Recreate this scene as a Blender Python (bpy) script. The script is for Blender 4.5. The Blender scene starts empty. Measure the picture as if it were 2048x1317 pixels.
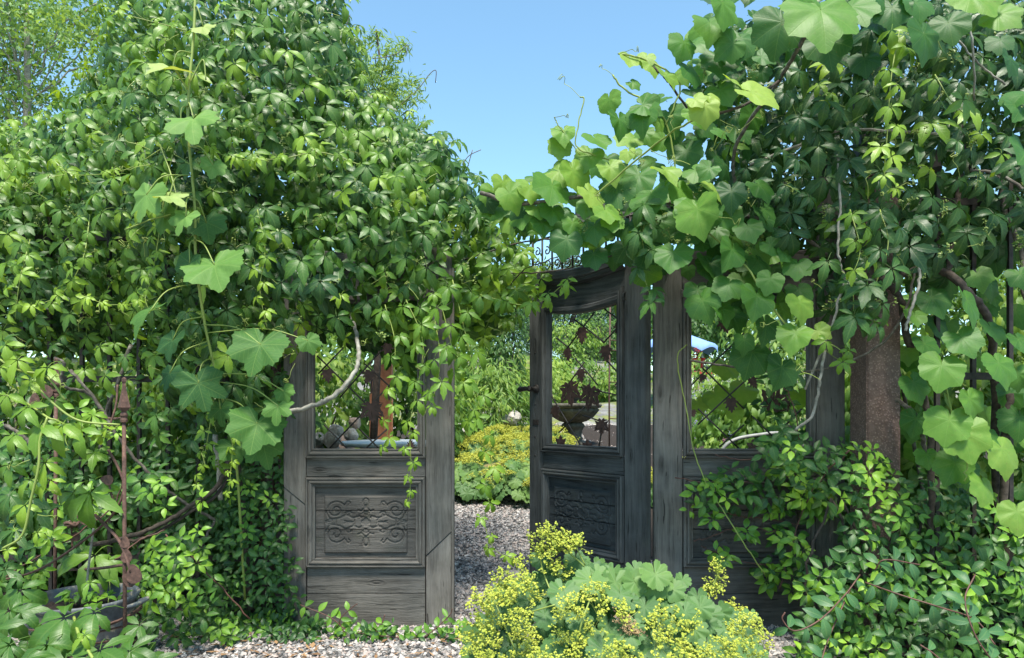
import bpy, bmesh, math
import numpy as np
from mathutils import Vector, Matrix
from mathutils.geometry import tessellate_polygon

S = bpy.context.scene
COL = S.collection
R = math.radians
# ------------------------------------------------------------------ camera, sky, sun, exposure
F, CX, HY, EYE = 1365.33, 1024.0, 820.0, 1.0875
cd = bpy.data.cameras.new('camera'); cam = bpy.data.objects.new('camera', cd); COL.objects.link(cam)
cam.location = (0, 0, EYE); cam.rotation_euler = (R(90), 0, 0)
cd.lens = 24; cd.sensor_width = 36; cd.shift_y = (HY - 658.5) / 2048; cd.clip_start = .05; cd.clip_end = 2000
S.camera = cam
SUN_EL, SUN_AZ = 66, 176            # azimuth measured to the right of the view direction
w = bpy.data.worlds.new('World'); S.world = w; w.use_nodes = True
nt = w.node_tree
sky = nt.nodes.new('ShaderNodeTexSky'); sky.sky_type = 'NISHITA'; sky.sun_disc = False
sky.sun_elevation = R(SUN_EL); sky.sun_rotation = R(SUN_AZ); sky.air_density = 1.0; sky.dust_density = .6; sky.ozone_density = .1
bg = nt.nodes['Background']; bg.inputs['Strength'].default_value = .15
skt = nt.nodes.new('ShaderNodeMix'); skt.data_type = 'RGBA'; skt.blend_type = 'MULTIPLY'; skt.inputs[0].default_value = 1; skt.inputs[7].default_value = (.84, 1.06, 1.02, 1)
nt.links.new(sky.outputs[0], skt.inputs[6]); nt.links.new(skt.outputs[2], bg.inputs[0])
sl = bpy.data.lights.new('sun', 'SUN'); sl.energy = 4.3; sl.angle = R(11); sl.color = (1, .94, .82)
so = bpy.data.objects.new('sun', sl); COL.objects.link(so)
sd = Vector((math.sin(R(SUN_AZ)) * math.cos(R(SUN_EL)), math.cos(R(SUN_AZ)) * math.cos(R(SUN_EL)), math.sin(R(SUN_EL))))
so.rotation_euler = sd.to_track_quat('Z', 'Y').to_euler(); so.location = (4, -6, 9)
S.view_settings.view_transform = 'Standard'; S.view_settings.look = 'None'
S.view_settings.exposure = 1.0; S.view_settings.gamma = 1; S.view_settings.use_curve_mapping = False
S.render.engine = 'CYCLES'
S.cycles.max_bounces = 7; S.cycles.diffuse_bounces = 4; S.cycles.glossy_bounces = 2; S.cycles.transmission_bounces = 4
S.cycles.transparent_max_bounces = 4; S.cycles.use_denoising = True; S.cycles.caustics_reflective = False

rng = np.random.default_rng(11)
U = lambda a, b: float(rng.uniform(a, b))
def A(*a): return np.array(a, float)
def P(px, py, d): return A((px - CX) / F * d, d, EYE + (HY - py) / F * d)
def nrm(v):
    v = np.asarray(v, float); return v / (np.linalg.norm(v) + 1e-12)

# ------------------------------------------------------------------ materials
def newmat(name):
    m = bpy.data.materials.new(name); m.use_nodes = True; m.node_tree.nodes.clear()
    t = m.node_tree
    def n(kind, ins=None, **kw):
        x = t.nodes.new('ShaderNode' + kind)
        for k, v in kw.items(): setattr(x, k, v)
        for k, v in (ins or {}).items():
            s = x.inputs[k]
            if isinstance(v, bpy.types.NodeSocket): t.links.new(v, s)
            else: s.default_value = v
        return x
    def math_(op, a, b=0.0, c=None):
        x = n('Math', {0: a, 1: b}, operation=op)
        if c is not None:
            if isinstance(c, bpy.types.NodeSocket): t.links.new(c, x.inputs[2])
            else: x.inputs[2].default_value = c
        return x.outputs[0]
    def ramp(fac, stops, interp='LINEAR'):
        x = n('ValToRGB', {0: fac}); e = x.color_ramp.elements; x.color_ramp.interpolation = interp
        while len(e) < len(stops): e.new(.5)
        for i, (p, c) in enumerate(stops): e[i].position = p; e[i].color = (*c, 1) if len(c) == 3 else c
        return x.outputs[0]
    def mix(fac, a, b, mode='MIX'):
        x = n('Mix', data_type='RGBA', blend_type=mode)
        for i, v in ((0, fac), (6, a), (7, b)):
            if isinstance(v, bpy.types.NodeSocket): t.links.new(v, x.inputs[i])
            else: x.inputs[i].default_value = v if i == 0 or len(v) == 4 else (*v, 1)
        return x.outputs[2]
    def out(sh): 
        o = n('OutputMaterial'); t.links.new(sh, o.inputs[0]); return m
    return m, n, math_, ramp, mix, out

def leaf_mat(name, stops, under=(.10, .18, .07), trans=.33, rough=.42, veins='pinnate', spec=.4, transcol=1.5, veinstr=.35):
    m, n, M_, ramp, mix, out = newmat(name)
    ta = n('Attribute', attribute_name='tint').outputs['Fac']
    tb = n('Attribute', attribute_name='tint', attribute_type='OBJECT').outputs['Fac']
    geo = n('NewGeometry')
    nz = n('TexNoise', {'Vector': geo.outputs['Position'], 'Scale': 38.0, 'Detail': 2.0})
    tint = M_('ADD', M_('ADD', ta, tb), M_('MULTIPLY', M_('SUBTRACT', nz.outputs['Fac'], .5), .22))
    col = ramp(tint, stops)
    luv = n('Attribute', attribute_name='luv').outputs['Vector']
    sep = n('SeparateXYZ', {0: luv}); u, v = sep.outputs[0], sep.outputs[1]
    au = M_('ABSOLUTE', u)
    if veins == 'pinnate':
        ph = M_('SUBTRACT', M_('MULTIPLY', v, 8.0), M_('MULTIPLY', au, 3.0))
        side = M_('SUBTRACT', 1.0, M_('MULTIPLY', M_('ABSOLUTE', M_('SUBTRACT', M_('FRACT', ph), .5)), 9.0))
        side = M_('MAXIMUM', side, 0.0)
        mid = M_('MAXIMUM', M_('SUBTRACT', 1.0, M_('MULTIPLY', au, 11.0)), 0.0)
        vein = M_('MAXIMUM', M_('MULTIPLY', side, .6), mid)
        hgt = M_('ADD', M_('MULTIPLY', side, -.5), M_('MULTIPLY', mid, -1.0))
    else:
        ang = M_('MULTIPLY', M_('ARCTAN2', u, v), 57.3 / 48.0)
        rr = M_('SQRT', M_('ADD', M_('MULTIPLY', u, u), M_('MULTIPLY', v, v)))
        fr = M_('ABSOLUTE', M_('SUBTRACT', M_('FRACT', M_('ADD', ang, .5)), .5))
        dist = M_('MULTIPLY', fr, rr)
        mid = M_('MAXIMUM', M_('SUBTRACT', 1.0, M_('MULTIPLY', dist, 42.0)), 0.0)
        ph = M_('SUBTRACT', M_('MULTIPLY', rr, 8.0), M_('MULTIPLY', dist, 7.0))
        side = M_('MAXIMUM', M_('SUBTRACT', 1.0, M_('MULTIPLY', M_('ABSOLUTE', M_('SUBTRACT', M_('FRACT', ph), .5)), 10.0)), 0.0)
        vein = M_('MAXIMUM', mid, M_('MULTIPLY', side, .55))
        vo = n('TexVoronoi', {'Vector': luv, 'Scale': 15.0}, feature='DISTANCE_TO_EDGE').outputs['Distance']
        hgt = M_('ADD', M_('MULTIPLY', side, -.35), M_('ADD', M_('MULTIPLY', mid, -1.0), M_('MULTIPLY', vo, .8)))
    col = mix(M_('MULTIPLY', vein, veinstr), col, mix(.5, col, (.30, .42, .12)))
    # blemishes that stay with the leaf
    sp = n('TexNoise', {'Vector': geo.outputs['Position'], 'Scale': 130.0, 'Detail': 1.0}).outputs['Fac']
    col = mix(M_('MULTIPLY', M_('GREATER_THAN', sp, .735), .45), col, (.16, .13, .03))
    und = mix(.55, col, under)
    face = mix(geo.outputs['Backfacing'], col, und)
    bump = n('Bump', {'Height': hgt, 'Strength': .22, 'Distance': .002})
    pr = n('BsdfPrincipled', {'Base Color': face, 'Roughness': rough, 'Specular IOR Level': spec, 'Normal': bump.outputs[0]})
    tr = n('BsdfTranslucent', {'Color': mix(1.0, col, (transcol * 1.15, transcol, transcol * .35), 'MULTIPLY'), 'Normal': bump.outputs[0]})
    ms = n('MixShader', {0: trans, 1: pr.outputs[0], 2: tr.outputs[0]})
    return out(ms.outputs[0])

def wood_mat(name, dark, lightc, vert, rough=.75):
    m, n, M_, ramp, mix, out = newmat(name)
    tc = n('TexCoord').outputs['Object']; rnd = n('ObjectInfo').outputs['Random']
    off = n('CombineXYZ', {0: M_('MULTIPLY', rnd, 7.0), 1: M_('MULTIPLY', rnd, 3.1), 2: M_('MULTIPLY', rnd, 5.3)}).outputs[0]
    v = n('VectorMath', {0: tc, 1: off}, operation='ADD').outputs[0]
    sc = (46, 46, 2.2) if vert else (2.2, 46, 46)
    warp = n('TexNoise', {'Vector': v, 'Scale': 4.0, 'Detail': 2.0})
    wv = n('VectorMath', {0: v, 1: n('VectorMath', {0: warp.outputs['Color'], 1: (.03, .03, .03)}, operation='MULTIPLY').outputs[0]}, operation='ADD').outputs[0]
    mp = n('Mapping', {'Vector': wv, 'Scale': sc}).outputs[0]
    g1 = n('TexNoise', {'Vector': mp, 'Scale': 1.3, 'Detail': 6.0, 'Roughness': .65}).outputs['Fac']
    g2 = n('TexNoise', {'Vector': mp, 'Scale': 5.5, 'Detail': 3.0, 'Roughness': .6}).outputs['Fac']
    big = n('TexNoise', {'Vector': v, 'Scale': 3.5, 'Detail': 4.0, 'Roughness': .6}).outputs['Fac']
    kv = n('Mapping', {'Vector': v, 'Scale': (9, 9, 3) if vert else (3, 9, 9)}).outputs[0]
    knot = n('TexVoronoi', {'Vector': kv, 'Scale': 1.0}).outputs['Distance']
    rings = M_('SINE', M_('MULTIPLY', knot, 60.0))
    kfac = M_('MAXIMUM', M_('SUBTRACT', 1.0, M_('MULTIPLY', knot, 5.0)), 0.0)
    base = ramp(g1, [(.3, dark), (.52, tuple((a + b) * .5 for a, b in zip(dark, lightc))), (.72, lightc)])
    base = mix(M_('MULTIPLY', M_('SUBTRACT', g2, .4), .55), base, tuple(c * .45 for c in dark))
    base = mix(M_('MULTIPLY', M_('SUBTRACT', big, .42), 1.5), base, tuple(c * 1.5 for c in lightc))
    base = mix(M_('MULTIPLY', kfac, .75), base, tuple(c * .35 for c in dark))
    base = mix(M_('MULTIPLY', M_('LESS_THAN', n('TexNoise', {'Vector': mp, 'Scale': 2.6, 'Detail': 1.0}).outputs['Fac'], .27), .8), base, tuple(c * .15 for c in dark))
    moss = n('TexNoise', {'Vector': v, 'Scale': 9.0, 'Detail': 5.0}).outputs['Fac']
    base = mix(M_('MULTIPLY', M_('MAXIMUM', M_('SUBTRACT', moss, .6), 0.0), 1.4), base, (.075, .085, .05))
    h = M_('ADD', M_('ADD', g1, M_('MULTIPLY', g2, .7)), M_('MULTIPLY', M_('MULTIPLY', rings, kfac), .5))
    b = n('Bump', {'Height': h, 'Strength': .75, 'Distance': .006})
    pr = n('BsdfPrincipled', {'Base Color': base, 'Roughness': rough, 'Specular IOR Level': .25, 'Normal': b.outputs[0]})
    return out(pr.outputs[0])

def noise_mat(name, stops, scale=20, detail=5, rough=.7, bump=.3, metal=0, spec=.4, dist=.004, tinted=False, vor=None):
    m, n, M_, ramp, mix, out = newmat(name)
    tc = n('TexCoord').outputs['Object']
    f = n('TexNoise', {'Vector': tc, 'Scale': scale, 'Detail': detail, 'Roughness': .62}).outputs['Fac']
    fac = f
    if tinted:
        ta = n('Attribute', attribute_name='tint').outputs['Fac']
        tb = n('Attribute', attribute_name='tint', attribute_type='OBJECT').outputs['Fac']
        fac = M_('ADD', M_('ADD', ta, tb), M_('MULTIPLY', M_('SUBTRACT', f, .5), .3))
    c = ramp(fac, stops)
    h = f
    if vor:
        vd = n('TexVoronoi', {'Vector': tc, 'Scale': vor}).outputs['Distance']
        c = mix(M_('MULTIPLY', M_('LESS_THAN', vd, .33), .55), c, tuple(x * 1.9 for x in stops[-1][1])); h = M_('ADD', f, M_('MULTIPLY', vd, -1.2))
    b = n('Bump', {'Height': h, 'Strength': bump, 'Distance': dist})
    pr = n('BsdfPrincipled', {'Base Color': c, 'Roughness': rough, 'Metallic': metal, 'Specular IOR Level': spec, 'Normal': b.outputs[0]})
    return out(pr.outputs[0])

G = {}
G['creeper'] = leaf_mat('creeper_leaf', [(0, (.024, .080, .022)), (.35, (.062, .152, .020)), (.6, (.118, .235, .022)), (1, (.255, .39, .030))], rough=.42, spec=.42)
G['grape'] = leaf_mat('grape_leaf', [(0, (.026, .095, .026)), (.4, (.06, .175, .028)), (.7, (.13, .275, .036)), (1, (.30, .42, .08))], veins='palmate', trans=.42, rough=.5)
G['biggrape'] = leaf_mat('large_grape_leaf', [(0, (.032, .100, .036)), (.5, (.082, .185, .036)), (.8, (.14, .27, .065)), (1, (.34, .42, .14))], veins='palmate', trans=.3, rough=.58, veinstr=.5, spec=.2)
G['oval'] = leaf_mat('small_oval_leaf', [(0, (.025, .078, .024)), (.4, (.052, .145, .026)), (.65, (.115, .26, .026)), (1, (.26, .44, .035))], trans=.3, rough=.42, spec=.4)
G['honey'] = leaf_mat('honeysuckle_leaf', [(0, (.03, .10, .04)), (.5, (.065, .17, .06)), (1, (.12, .25, .07))], trans=.28, rough=.45)
G['mantle'] = leaf_mat('mantle_leaf', [(0, (.034, .105, .038)), (.5, (.092, .195, .055)), (1, (.19, .31, .065))], veins='palmate', trans=.3, rough=.55)
G['garden'] = leaf_mat('garden_leaf', [(0, (.035, .10, .02)), (.5, (.105, .215, .03)), (1, (.27, .38, .055))], trans=.4, rough=.5)
G['tree'] = leaf_mat('tree_leaf', [(0, (.06, .13, .045)), (.5, (.13, .25, .08)), (1, (.24, .38, .13))], trans=.4, rough=.5)
G['pine'] = noise_mat('pine_needles', [(0, (.02, .06, .025)), (.5, (.055, .12, .045)), (1, (.12, .19, .07))], tinted=True, rough=.5)
G['flower'] = noise_mat('yellow_floret', [(0, (.15, .21, .03)), (.5, (.30, .345, .035)), (1, (.42, .43, .055))], tinted=True, rough=.6, bump=0)
G['bud'] = noise_mat('green_bud', [(0, (.09, .15, .03)), (1, (.24, .30, .06))], tinted=True, rough=.5, bump=0)
G['petal'] = None
def petal(name, c): return noise_mat(name, [(0, tuple(x * .6 for x in c)), (1, c)], rough=.6, bump=0, scale=60)
G['purple'] = petal('purple_petal', (.36, .30, .72)); G['pink'] = petal('pink_petal', (.75, .38, .48)); G['red'] = petal('red_petal', (.60, .03, .04)); G['white'] = petal('white_petal', (.75, .75, .72))
G['stem'] = noise_mat('green_stem', [(0, (.22, .28, .06)), (.5, (.30, .36, .08)), (1, (.36, .40, .1))], tinted=True, rough=.5, bump=.1)
G['redstem'] = noise_mat('reddish_stem', [(.3, (.055, .025, .02)), (.7, (.15, .07, .05))], scale=40, rough=.55)
G['bark'] = noise_mat('vine_bark', [(.25, (.035, .027, .022)), (.5, (.10, .085, .07)), (.75, (.24, .22, .18))], scale=45, rough=.85, bump=.8, dist=.006)
G['darkbark'] = noise_mat('dark_bark', [(.3, (.02, .015, .012)), (.7, (.085, .065, .052))], scale=45, rough=.9, bump=.8, dist=.006)
G['greybark'] = noise_mat('grey_bark', [(.25, (.10, .09, .075)), (.5, (.24, .225, .19)), (.75, (.42, .40, .36))], scale=35, rough=.85, bump=.7, dist=.005)
G['wood_v'] = wood_mat('weathered_wood_upright', (.062, .057, .051), (.185, .172, .156), True)
G['wood_h'] = wood_mat('weathered_wood_level', (.050, .046, .041), (.152, .141, .128), False)
G['cwood'] = wood_mat('dark_carved_wood', (.036, .033, .030), (.115, .106, .097), False)
G['dcwood'] = wood_mat('blackened_carved_wood', (.014, .017, .020), (.052, .061, .066), False, .6)
G['dwood_v'] = wood_mat('dark_wood_upright', (.027, .029, .030), (.096, .100, .100), True, .6)
G['dwood_h'] = wood_mat('dark_wood_level', (.022, .024, .026), (.078, .083, .085), False, .6)
G['rust'] = noise_mat('rusty_metal', [(.3, (.05, .027, .02)), (.55, (.105, .057, .044)), (.75, (.19, .10, .072))], scale=60, rough=.8, bump=.5)
G['darkrust'] = noise_mat('dark_rusted_leaf', [(.3, (.022, .012, .010)), (.7, (.075, .040, .032))], scale=50, rough=.75, bump=.4)
G['orangerust'] = noise_mat('orange_rust', [(.3, (.36, .13, .06)), (.7, (.52, .21, .11))], scale=25, rough=.85, bump=.4)
G['hammer'] = noise_mat('hammered_rust', [(.3, (.115, .068, .056)), (.7, (.20, .128, .108))], scale=30, rough=.6, bump=.5, vor=95)
G['iron'] = noise_mat('black_iron', [(.3, (.010, .009, .009)), (.7, (.045, .035, .030))], scale=40, rough=.6, bump=.3)
G['zinc'] = noise_mat('flaking_zinc', [(.3, (.055, .06, .066)), (.55, (.11, .125, .14)), (.64, (.36, .32, .24)), (.75, (.28, .13, .06))], scale=22, rough=.6, bump=.5)
G['soil'] = noise_mat('dark_soil', [(.3, (.008, .006, .005)), (.7, (.045, .032, .026))], scale=60, rough=.95, bump=1, dist=.01)
G['stone'] = noise_mat('grey_stone', [(.25, (.13, .12, .105)), (.45, (.30, .275, .24)), (.6, (.40, .37, .33)), (.75, (.56, .53, .48))], scale=22, rough=.85, bump=.8, dist=.02)
G['fount'] = noise_mat('mossy_stone', [(.3, (.04, .036, .028)), (.5, (.10, .092, .072)), (.75, (.20, .185, .15))], scale=14, rough=.85, bump=.8, dist=.01)
G['pinkstone'] = noise_mat('pink_stone', [(.25, (.25, .18, .15)), (.75, (.50, .38, .32))], scale=9, rough=.85, bump=.8, dist=.02)
G['moss'] = noise_mat('mossy_slab', [(.3, (.10, .09, .035)), (.7, (.25, .20, .09))], scale=9, rough=.9, bump=.8, dist=.02)
G['pebble'] = noise_mat('pebbles', [(0, (.045, .043, .045)), (.3, (.17, .165, .165)), (.55, (.33, .32, .315)), (.75, (.40, .32, .29)), (1, (.55, .53, .51))], tinted=True, rough=.8, scale=90, bump=.3)
G['blue'] = noise_mat('blue_cloth', [(.3, (.17, .29, .62)), (.7, (.23, .37, .72))], scale=9, rough=.8, bump=.2)
G['redcloth'] = noise_mat('red_cloth', [(.3, (.36, .035, .04)), (.7, (.48, .06, .055))], scale=12, rough=.85, bump=.2)
G['whitemetal'] = noise_mat('pale_metal', [(.3, (.50, .54, .56)), (.7, (.68, .70, .70))], scale=20, rough=.5, bump=.1)
G['litter'] = noise_mat('dry_leaf', [(0, (.10, .05, .025)), (1, (.33, .2, .10))], tinted=True, rough=.8, bump=.2)
G['greymetal'] = noise_mat('dull_grey_metal', [(.3, (.20, .21, .21)), (.7, (.34, .35, .34))], scale=20, rough=.5, bump=.1)
def water_mat():
    m, n, M_, ramp, mix, out = newmat('basin_water')
    f = n('TexNoise', {'Vector': n('TexCoord').outputs['Object'], 'Scale': 18.0, 'Detail': 3.0}).outputs['Fac']
    b = n('Bump', {'Height': f, 'Strength': .12, 'Distance': .01})
    return out(n('BsdfPrincipled', {'Base Color': (.10, .13, .14, 1), 'Roughness': .04, 'IOR': 1.33, 'Specular IOR Level': .9, 'Normal': b.outputs[0]}).outputs[0])
G['water'] = water_mat()
def gravel_mat():
    m, n, M_, ramp, mix, out = newmat('gravel')
    tc = n('TexCoord').outputs['Object']
    v = n('TexVoronoi', {'Vector': tc, 'Scale': 55.0})
    sp = n('SeparateXYZ', {0: v.outputs['Color']}).outputs[0]
    c = ramp(sp, [(0, (.05, .048, .048)), (.3, (.17, .165, .16)), (.6, (.30, .29, .28)), (.8, (.36, .29, .26)), (1, (.48, .46, .44))])
    e = n('TexVoronoi', {'Vector': tc, 'Scale': 55.0}, feature='DISTANCE_TO_EDGE').outputs['Distance']
    c = mix(M_('MULTIPLY', M_('LESS_THAN', e, .05), .8), c, (.03, .028, .026))
    big = n('TexNoise', {'Vector': tc, 'Scale': 1.1, 'Detail': 5.0}).outputs['Fac']
    c = mix(M_('MULTIPLY', M_('MAXIMUM', M_('SUBTRACT', big, .56), 0.0), 2.5), c, (.09, .10, .045))
    b = n('Bump', {'Height': M_('MULTIPLY', M_('MINIMUM', e, .35), 1.0), 'Strength': .9, 'Distance': .02})
    return out(n('BsdfPrincipled', {'Base Color': c, 'Roughness': .85, 'Normal': b.outputs[0]}).outputs[0])
G['gravel'] = gravel_mat()
def hill_mat():
    m, n, M_, ramp, mix, out = newmat('granite_and_grass')
    tc = n('TexCoord').outputs['Object']
    f = n('TexNoise', {'Vector': tc, 'Scale': .35, 'Detail': 6.0, 'Roughness': .6}).outputs['Fac']
    st = n('Mapping', {'Vector': tc, 'Scale': (.7, .7, 5.0), 'Rotation': (.2, .3, 0)}).outputs[0]
    g = n('TexNoise', {'Vector': st, 'Scale': 2.2, 'Detail': 8.0, 'Roughness': .7}).outputs['Fac']
    rock = ramp(g, [(.3, (.06, .058, .055)), (.5, (.19, .185, .18)), (.72, (.34, .33, .31))])
    gr = n('TexNoise', {'Vector': tc, 'Scale': 7.0, 'Detail': 6.0}).outputs['Fac']
    grass = ramp(gr, [(.3, (.07, .10, .025)), (.55, (.15, .18, .045)), (.75, (.27, .24, .09))])
    c = mix(ramp(M_('ADD', M_('MULTIPLY', f, .6), M_('MULTIPLY', gr, .4)), [(.46, (0, 0, 0)), (.52, (1, 1, 1))]), rock, grass)
    b = n('Bump', {'Height': M_('ADD', g, M_('MULTIPLY', gr, .3)), 'Strength': .9, 'Distance': .15})
    return out(n('BsdfPrincipled', {'Base Color': c, 'Roughness': .9, 'Normal': b.outputs[0]}).outputs[0])
G['hill'] = hill_mat()

# ------------------------------------------------------------------ object helpers
def tag(o, label=None, cat=None, group=None, kind=None):
    if label: o['label'] = label
    if cat: o['category'] = cat
    if group: o['group'] = group
    if kind: o['kind'] = kind
    return o
def thing(name, label, cat, loc=(0, 0, 0), rz=0, group=None):
    o = bpy.data.objects.new(name, None); COL.objects.link(o); o.location = loc; o.rotation_euler = (0, 0, rz); o.empty_display_size = .1
    return tag(o, label, cat, group)
def mk(name, V, T, luv=None, tint=None, smooth=True):
    me = bpy.data.meshes.new(name)
    V = np.ascontiguousarray(V, np.float32); T = np.ascontiguousarray(T, np.int32)
    me.vertices.add(len(V)); me.vertices.foreach_set('co', V.ravel())
    me.loops.add(T.size); me.loops.foreach_set('vertex_index', T.ravel())
    me.polygons.add(len(T)); me.polygons.foreach_set('loop_start', np.arange(0, T.size, 3, dtype=np.int32))
    me.polygons.foreach_set('use_smooth', np.full(len(T), smooth, dtype=bool))
    if luv is not None:
        a = me.attributes.new('luv', 'FLOAT2', 'POINT'); a.data.foreach_set('vector', np.ascontiguousarray(luv, np.float32).ravel())
    if tint is not None:
        a = me.attributes.new('tint', 'FLOAT', 'POINT'); a.data.foreach_set('value', np.ascontiguousarray(tint, np.float32).ravel())
    me.update(calc_edges=True); me.validate()
    return me
def obj(name, me, mat, parent=None, kind=None):
    o = bpy.data.objects.new(name, me); COL.objects.link(o)
    if mat is not None and not me.materials: me.materials.append(mat)
    if parent is not None: o.parent = parent
    if kind: o['kind'] = kind
    return o

class MB:                                             # collects shapes as triangles
    def __init__(s): s.V, s.T, s.n = [], [], 0
    def add(s, V, T):
        V = np.asarray(V, float).reshape(-1, 3); s.V.append(V); s.T.append(np.asarray(T, int).reshape(-1, 3) + s.n); s.n += len(V); return s
    def grid(s, Q, closed_u=False):                   # Q: rows x cols x 3
        r, c = Q.shape[:2]; T = []
        for i in range(r - 1):
            for j in range(c if closed_u else c - 1):
                a, b = i * c + j, i * c + (j + 1) % c
                T += [(a, b, b + c), (a, b + c, a + c)]
        return s.add(Q.reshape(-1, 3), T)
    def box(s, a, b, j=0.0):
        x0, y0, z0 = a; x1, y1, z1 = b
        V = A([x0, y0, z0], [x1, y0, z0], [x1, y1, z0], [x0, y1, z0], [x0, y0, z1], [x1, y0, z1], [x1, y1, z1], [x0, y1, z1])
        if j: V = V + rng.uniform(-j, j, V.shape)
        T = [(0, 2, 1), (0, 3, 2), (4, 5, 6), (4, 6, 7), (0, 1, 5), (0, 5, 4), (1, 2, 6), (1, 6, 5), (2, 3, 7), (2, 7, 6), (3, 0, 4), (3, 4, 7)]
        return s.add(V, T)
    def prism(s, poly, y0, y1):                       # polygon in x,z pushed from y0 to y1
        n = len(poly); tri = tessellate_polygon([[Vector((p[0], p[1], 0)) for p in poly]])
        V = [(p[0], y0, p[1]) for p in poly] + [(p[0], y1, p[1]) for p in poly]
        T = [tuple(t) for t in tri] + [(a + n, c + n, b + n) for a, b, c in tri]
        for i in range(n):
            k = (i + 1) % n; T += [(i, k, k + n), (i, k + n, i + n)]
        return s.add(V, T)
    def tube(s, pts, r, sides=6, cap=True):
        pts = np.asarray(pts, float); n = len(pts); r = np.broadcast_to(np.asarray(r, float), (n,))
        tg = np.gradient(pts, axis=0); tg /= np.linalg.norm(tg, axis=1)[:, None] + 1e-9
        ref = A(0, 0, 1.) if abs(tg[:, 2]).mean() < .8 else A(1., 0, 0)
        Q = []
        a = np.linspace(0, 2 * np.pi, sides, endpoint=False)
        u = None
        for i in range(n):
            if u is None: u = np.cross(tg[i], ref)
            u = u - tg[i] * np.dot(u, tg[i])
            if np.linalg.norm(u) < 1e-6: u = np.cross(tg[i], ref + A(.1, .2, .05))
            u = nrm(u); v = np.cross(tg[i], u)
            Q.append(pts[i] + r[i] * (np.cos(a)[:, None] * u + np.sin(a)[:, None] * v))
        Q = np.array(Q); b = s.n; s.grid(Q, True)
        if cap and sides > 2:
            T = [(b, b + k + 1, b + k) for k in range(1, sides - 1)]; e = b + (n - 1) * sides
            T += [(e, e + k, e + k + 1) for k in range(1, sides - 1)]
            s.T.append(np.array(T))
        return s
    def lathe(s, prof, c=(0, 0, 0), n=24, mod=None):
        a = np.linspace(0, 2 * np.pi, n, endpoint=False); Q = []
        for k, (r, z) in enumerate(prof):
            rr = r * (1 + (mod(k, a) if mod else 0)); rr = np.broadcast_to(rr, a.shape)
            Q.append(np.stack([c[0] + rr * np.cos(a), c[1] + rr * np.sin(a), np.full(n, c[2] + z)], 1))
        return s.grid(np.array(Q), True)
    def mesh(s, name, smooth=True): return mk(name, np.concatenate(s.V), np.concatenate(s.T), smooth=smooth)
    def build(s, name, mat, parent=None, smooth=True, kind=None, bevel=0, at=None):
        me = s.mesh(name, smooth)
        if bevel:
            bm = bmesh.new(); bm.from_mesh(me)
            bmesh.ops.remove_doubles(bm, verts=bm.verts, dist=1e-5)
            bmesh.ops.recalc_face_normals(bm, faces=bm.faces)
            ed = [e for e in bm.edges if len(e.link_faces) == 2 and e.calc_face_angle(0) > .5]
            bmesh.ops.bevel(bm, geom=ed, offset=bevel, segments=2, affect='EDGES', clamp_overlap=True)
            for f in bm.faces: f.smooth = False
            bm.to_mesh(me); bm.free()
        o = obj(name, me, mat, parent, kind)
        if at is not None: o.location = at
        return o
def spline(pts, n=8):                                  # Catmull-Rom
    p = np.asarray(pts, float); p = np.vstack([2 * p[0] - p[1], p, 2 * p[-1] - p[-2]]); o = []
    for i in range(1, len(p) - 2):
        for t in np.linspace(0, 1, n, endpoint=False):
            a, b, c, d = p[i - 1], p[i], p[i + 1], p[i + 2]
            o.append(.5 * (2 * b + (c - a) * t + (2 * a - 5 * b + 4 * c - d) * t * t + (3 * b - a - 3 * c + d) * t ** 3))
    o.append(p[-2]); return np.array(o)
def wob(pts, a):
    p = np.array(pts, float); return p + rng.normal(0, a, p.shape)
def lumpy(r, seed, sub=2, flat=.7, amp=.28):
    bm = bmesh.new(); bmesh.ops.create_icosphere(bm, subdivisions=sub, radius=1)
    q = np.random.default_rng(seed); ds = q.normal(0, 1, (9, 3)); ds /= np.linalg.norm(ds, axis=1)[:, None]; cut = q.uniform(.5, .95, 9)
    V = np.array([v.co[:] for v in bm.verts]); T = np.array([[v.index for v in f.verts] for f in bm.faces]); bm.free()
    for d, c in zip(ds, cut):                          # cleave flat faces
        k = V @ d; V = V - np.maximum(k - c, 0)[:, None] * d * .9
    V += q.normal(0, amp * .08, V.shape); V *= A(r, r * q.uniform(.7, 1), r * flat)
    return V, T

# ------------------------------------------------------------------ ground
def hgt(x, y):
    x = np.asarray(x, float); y = np.asarray(y, float)
    z = .15 * np.clip(y - 4.2, 0, 5.8)
    z = z + np.clip(y - 10, 0, 3) * .21 + np.clip(y - 13, 0, 11) * .07
    far = np.clip((y - 10) / 4, 0, 1) * np.clip((120 - y) / 60, .15, 1)
    z = z + far * (.28 * np.sin(x * .9 + y * .7) + .18 * np.sin(x * 1.9 - y * 1.3 + 1) + .35 * np.sin(x * .33 + 2) * np.sin(y * .4))
    return z
def terrain(name, xs, ys, mat):
    X, Y = np.meshgrid(xs, ys); Q = np.stack([X, Y, hgt(X, Y)], 2)
    o = MB().grid(Q).build(name, mat); o['kind'] = 'structure'; return o
xs = np.concatenate([[-300, -120, -60, -30], np.linspace(-16, 16, 65), [30, 60, 120, 300]])
terrain('ground', xs, np.concatenate([[-60, -20, -8, -2], np.linspace(0, 10, 41)]), G['gravel'])
terrain('hillside', xs, np.concatenate([np.linspace(10, 30, 61), [34, 40, 50, 70, 110, 200, 500]]), G['hill'])
def bed(name, x0, x1, y0, y1):
    X, Y = np.meshgrid(np.linspace(x0, x1, 24), np.linspace(y0, y1, 16)); Z = hgt(X, Y) + .012 + .03 * np.sin(X * 5.1 + Y * 3) ** 2
    o = MB().grid(np.stack([X, Y, Z], 2)).build(name, G['soil']); o['kind'] = 'structure'
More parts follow.
